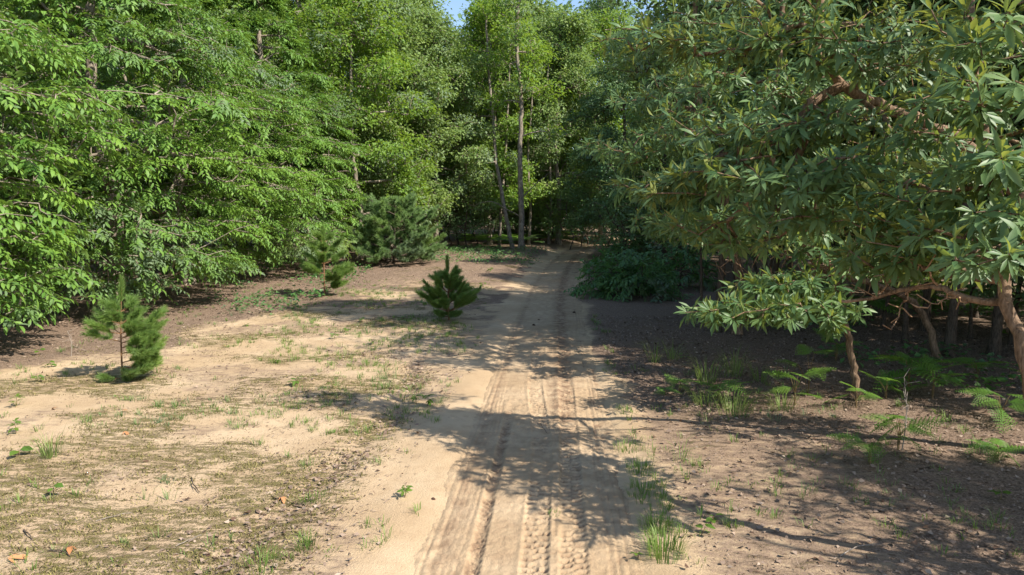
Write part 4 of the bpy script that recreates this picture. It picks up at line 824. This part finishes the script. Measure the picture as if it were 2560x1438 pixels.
V, F, A = tile((FLAT[0] * [1, .95, 1.3], FLAT[1]), frames(d, UP * rg.choice([1, -1], (n, 1)) + rg.normal(0, .35, (n, 3))) * (.018 + .042 * rg.random(n) ** 2)[:, None, None], p, np.clip(rg.normal(.36, .22, n), 0, 1))
tag(link('leaf_litter', make_mesh('leaf_litter', V, F, M_LITTER, tint=A)), 'brown dead leaf litter over the forest floor and along an old rut', 'leaf litter', kind='stuff')
M_ORANGE = tint_mat('orange_dead_leaf', (.34, .13, .05), (.42, .22, .10), .7, .25)
for k, (x, y, s, lab) in enumerate([(318, 1032, .09, 'curled orange-brown fallen leaf below the lopsided pine'), (140, 1027, .09, 'orange fallen leaf on sand at the left'), (312, 1085, .09, 'orange fallen leaf near the wispy grass'), (175, 1372, .10, 'orange fallen leaf at the lower left'), (565, 866, .09, 'brown leaf on the open sand'), (1046, 1089, .09, 'brown leaf inside the shadow left of the track'), (20, 1405, .13, 'large orange dead leaf in the bottom left corner'), (705, 1245, .09, 'orange leaf on the line of dead leaves')]):
    tpl = LOBED[k % 2]; me = make_mesh('fallen_leaf', tpl[0] * [1, 1, 1.4], tpl[1], M_ORANGE, tint=R.random()); o = link('fallen_leaf', me, loc=on_ground(x, y) + [0, 0, .03]); o.scale = (s,) * 3; o.rotation_euler = (R.normal(0, .2), R.normal(0, .2), R.uniform(0, 6)); tag(o, lab, 'leaf', 'fallen leaves')
for k, (x0, y0, x1, y1, r, lab) in enumerate([(478, 1190, 500, 1228, .006, 'dark forked twig on moss left of the dead leaf line'), (60, 1330, 80, 1352, .007, 'short stick at the lower left'), (440, 1370, 505, 1340, .004, 'thin pale twig on the mossy sand'), (1350, 1060, 1368, 1085, .004, 'small twig lying on the track'), (120, 1380, 175, 1395, .006, 'stick near the orange leaf at the lower left'), (240, 1300, 330, 1278, .004, 'thin dry twig at the left'),
        (2100, 1395, 2200, 1370, .005, 'dry twig on dappled soil at the bottom right'), (1580, 1080, 1660, 1075, .006, 'dark stick on the right bank of the track'), (2360, 1330, 2440, 1350, .006, 'stick lying in dappled light at the lower right'), (1780, 1270, 1850, 1255, .004, 'thin twig on dappled sand right of the grass')]):
    a, c = on_ground(x0, y0), on_ground(x1, y1); a[2] += r + .006; c[2] += r + .008; m = (a + c) / 2 + [R.normal(0, .02), R.normal(0, .02), .012]
    mb = MB(); q = curve([a, m, c], 9, .003); mb.add(*tube(q - a, np.linspace(r, r * .5, 9), 6)); f = q[4] - a; mb.add(*tube(np.stack([f, f + np.array([R.normal(0, .06), R.normal(0, .06), .02])]), [r * .6, r * .3], 5))
    tag(link('fallen_twig', mb.mesh('fallen_twig', M_PALE if k in (2, 5, 6) else M_BARKD), loc=a), lab, 'twig', 'twigs on the ground')
def clod(x, y, s, lab):
    th = np.linspace(0, 6.283, 7, endpoint=False); V = [(0, 0, .8)]; T = []
    for ring, (rr, z) in enumerate(((.55, .6), (1.0, .15), (1.05, -.2))):
        for a in th: V.append((math.cos(a) * rr * R.uniform(.75, 1.2), math.sin(a) * rr * R.uniform(.7, 1.1), z + R.normal(0, .08)))
    T = [(0, 1 + i, 1 + (i + 1) % 7) for i in range(7)]; Q_ = [(1 + 7 * k + i, 8 + 7 * k + i, 8 + 7 * k + (i + 1) % 7, 1 + 7 * k + (i + 1) % 7) for k in range(2) for i in range(7)]
    o = link('earth_clod', make_mesh('earth_clod', np.array(V) * s, [np.array(Q_), np.array(T)], M_CLOD, tint=R.random()), loc=on_ground(x, y)); tag(o, lab, 'clod', 'clods on the track')
clod(1334, 812, .045, 'larger dark clod lying on the track'); clod(1347, 798, .035, 'smaller dark clod farther up the track'); clod(1435, 781, .04, 'flat brown clod on the right side of the track'); clod(1083, 1250, .02, 'small dark clod on sand beside the oak seedling')
# moss cushions and matted dry grass on the sand
rg = np.random.default_rng(74); n = 150000
x = rg.uniform(-8, -1.1, n); y = 4.1 + 12 * rg.random(n) ** 1.2; _, mo, _ = zones(x, y); g2 = fbm(x * 5 + y * 2, y * 9 - x * 3, 53)
ok = (rg.random(n) < (mo - .12) * 2.2) & (g2 > .47); x, y = x[ok][:24000], y[ok][:24000]; n = len(x); a_ = rg.uniform(0, 6.283, n); d = np.stack([np.cos(a_), np.sin(a_), 0 * a_], -1)
V, F = blade_batch(np.stack([x, y, gz(x, y) + .002], -1), d, rg.uniform(.012, .035, n), rg.uniform(.004, .009, n), rg.uniform(.6, 1.8, n), rg)
M_MOSS = tint_mat('moss_and_dry_grass', (.10, .095, .026), (.28, .235, .10), .9, .1)
tag(link('moss_cushions', make_mesh('moss_cushions', V, F, M_MOSS, tint=np.repeat(np.clip(rg.normal(.4, .3, n), 0, 1), 5))), 'olive moss and matted dry grass in patches on the sand', 'moss', kind='stuff')
# small dry debris: bark chips, needles and twig ends
rg = np.random.default_rng(73); n = 26000
x = rg.uniform(-8.5, 5, n); y = 4 + 18 * rg.random(n) ** 1.3; ok = (fbm(x * .8, y * .8, 98) > .42) & (np.abs(x - tx(y)) > 1.0 + .5 * rg.random(n)); x, y = x[ok], y[ok]; n = len(x)
d = norm(rg.normal(0, 1, (n, 3)) * [1, 1, .12]); l = rg.uniform(.015, .07, n); M = frames(d, UP + rg.normal(0, .2, (n, 3))); w = rg.uniform(.004, .012, n)
M = np.stack([M[:, :, 0] * l[:, None], M[:, :, 1] * w[:, None] * 1.6, M[:, :, 2] * w[:, None]], -1)
V, F, A = tile(TINY[2], M, np.stack([x, y, gz(x, y) + .006], -1), np.clip(rg.normal(.3, .3, n), 0, 1))
tag(link('dry_debris', make_mesh('dry_debris', V, F, M_LITTER, tint=A)), 'fine dry debris and bark chips strewn over the sand', 'debris', kind='stuff')
# dry stems by the ferns
def bare_stems(x, y, h, seed, lab):
    b = on_ground(x, y); rg = np.random.default_rng(seed); root = link('dry_sapling', None, loc=b); c = curve([b, b + [.02, 0, h * .5], b + [-.03, 0, h]], 8)
    add_part(root, 'stem', *tube(c, np.linspace(.006, .003, 8), 6), M_PALE); dead_spray(root, [c[2], c[4], c[7]], .004, M_PALE, seed, 9, .18, 'twig'); tag(root, lab, 'sapling', 'dry leafless stems')
bare_stems(2255, 1130, .75, 811, 'dry leafless stems rising from the fern before the thin trunk'); bare_stems(178, 890, .42, 812, 'pale dry sapling stem left of the lopsided pine')
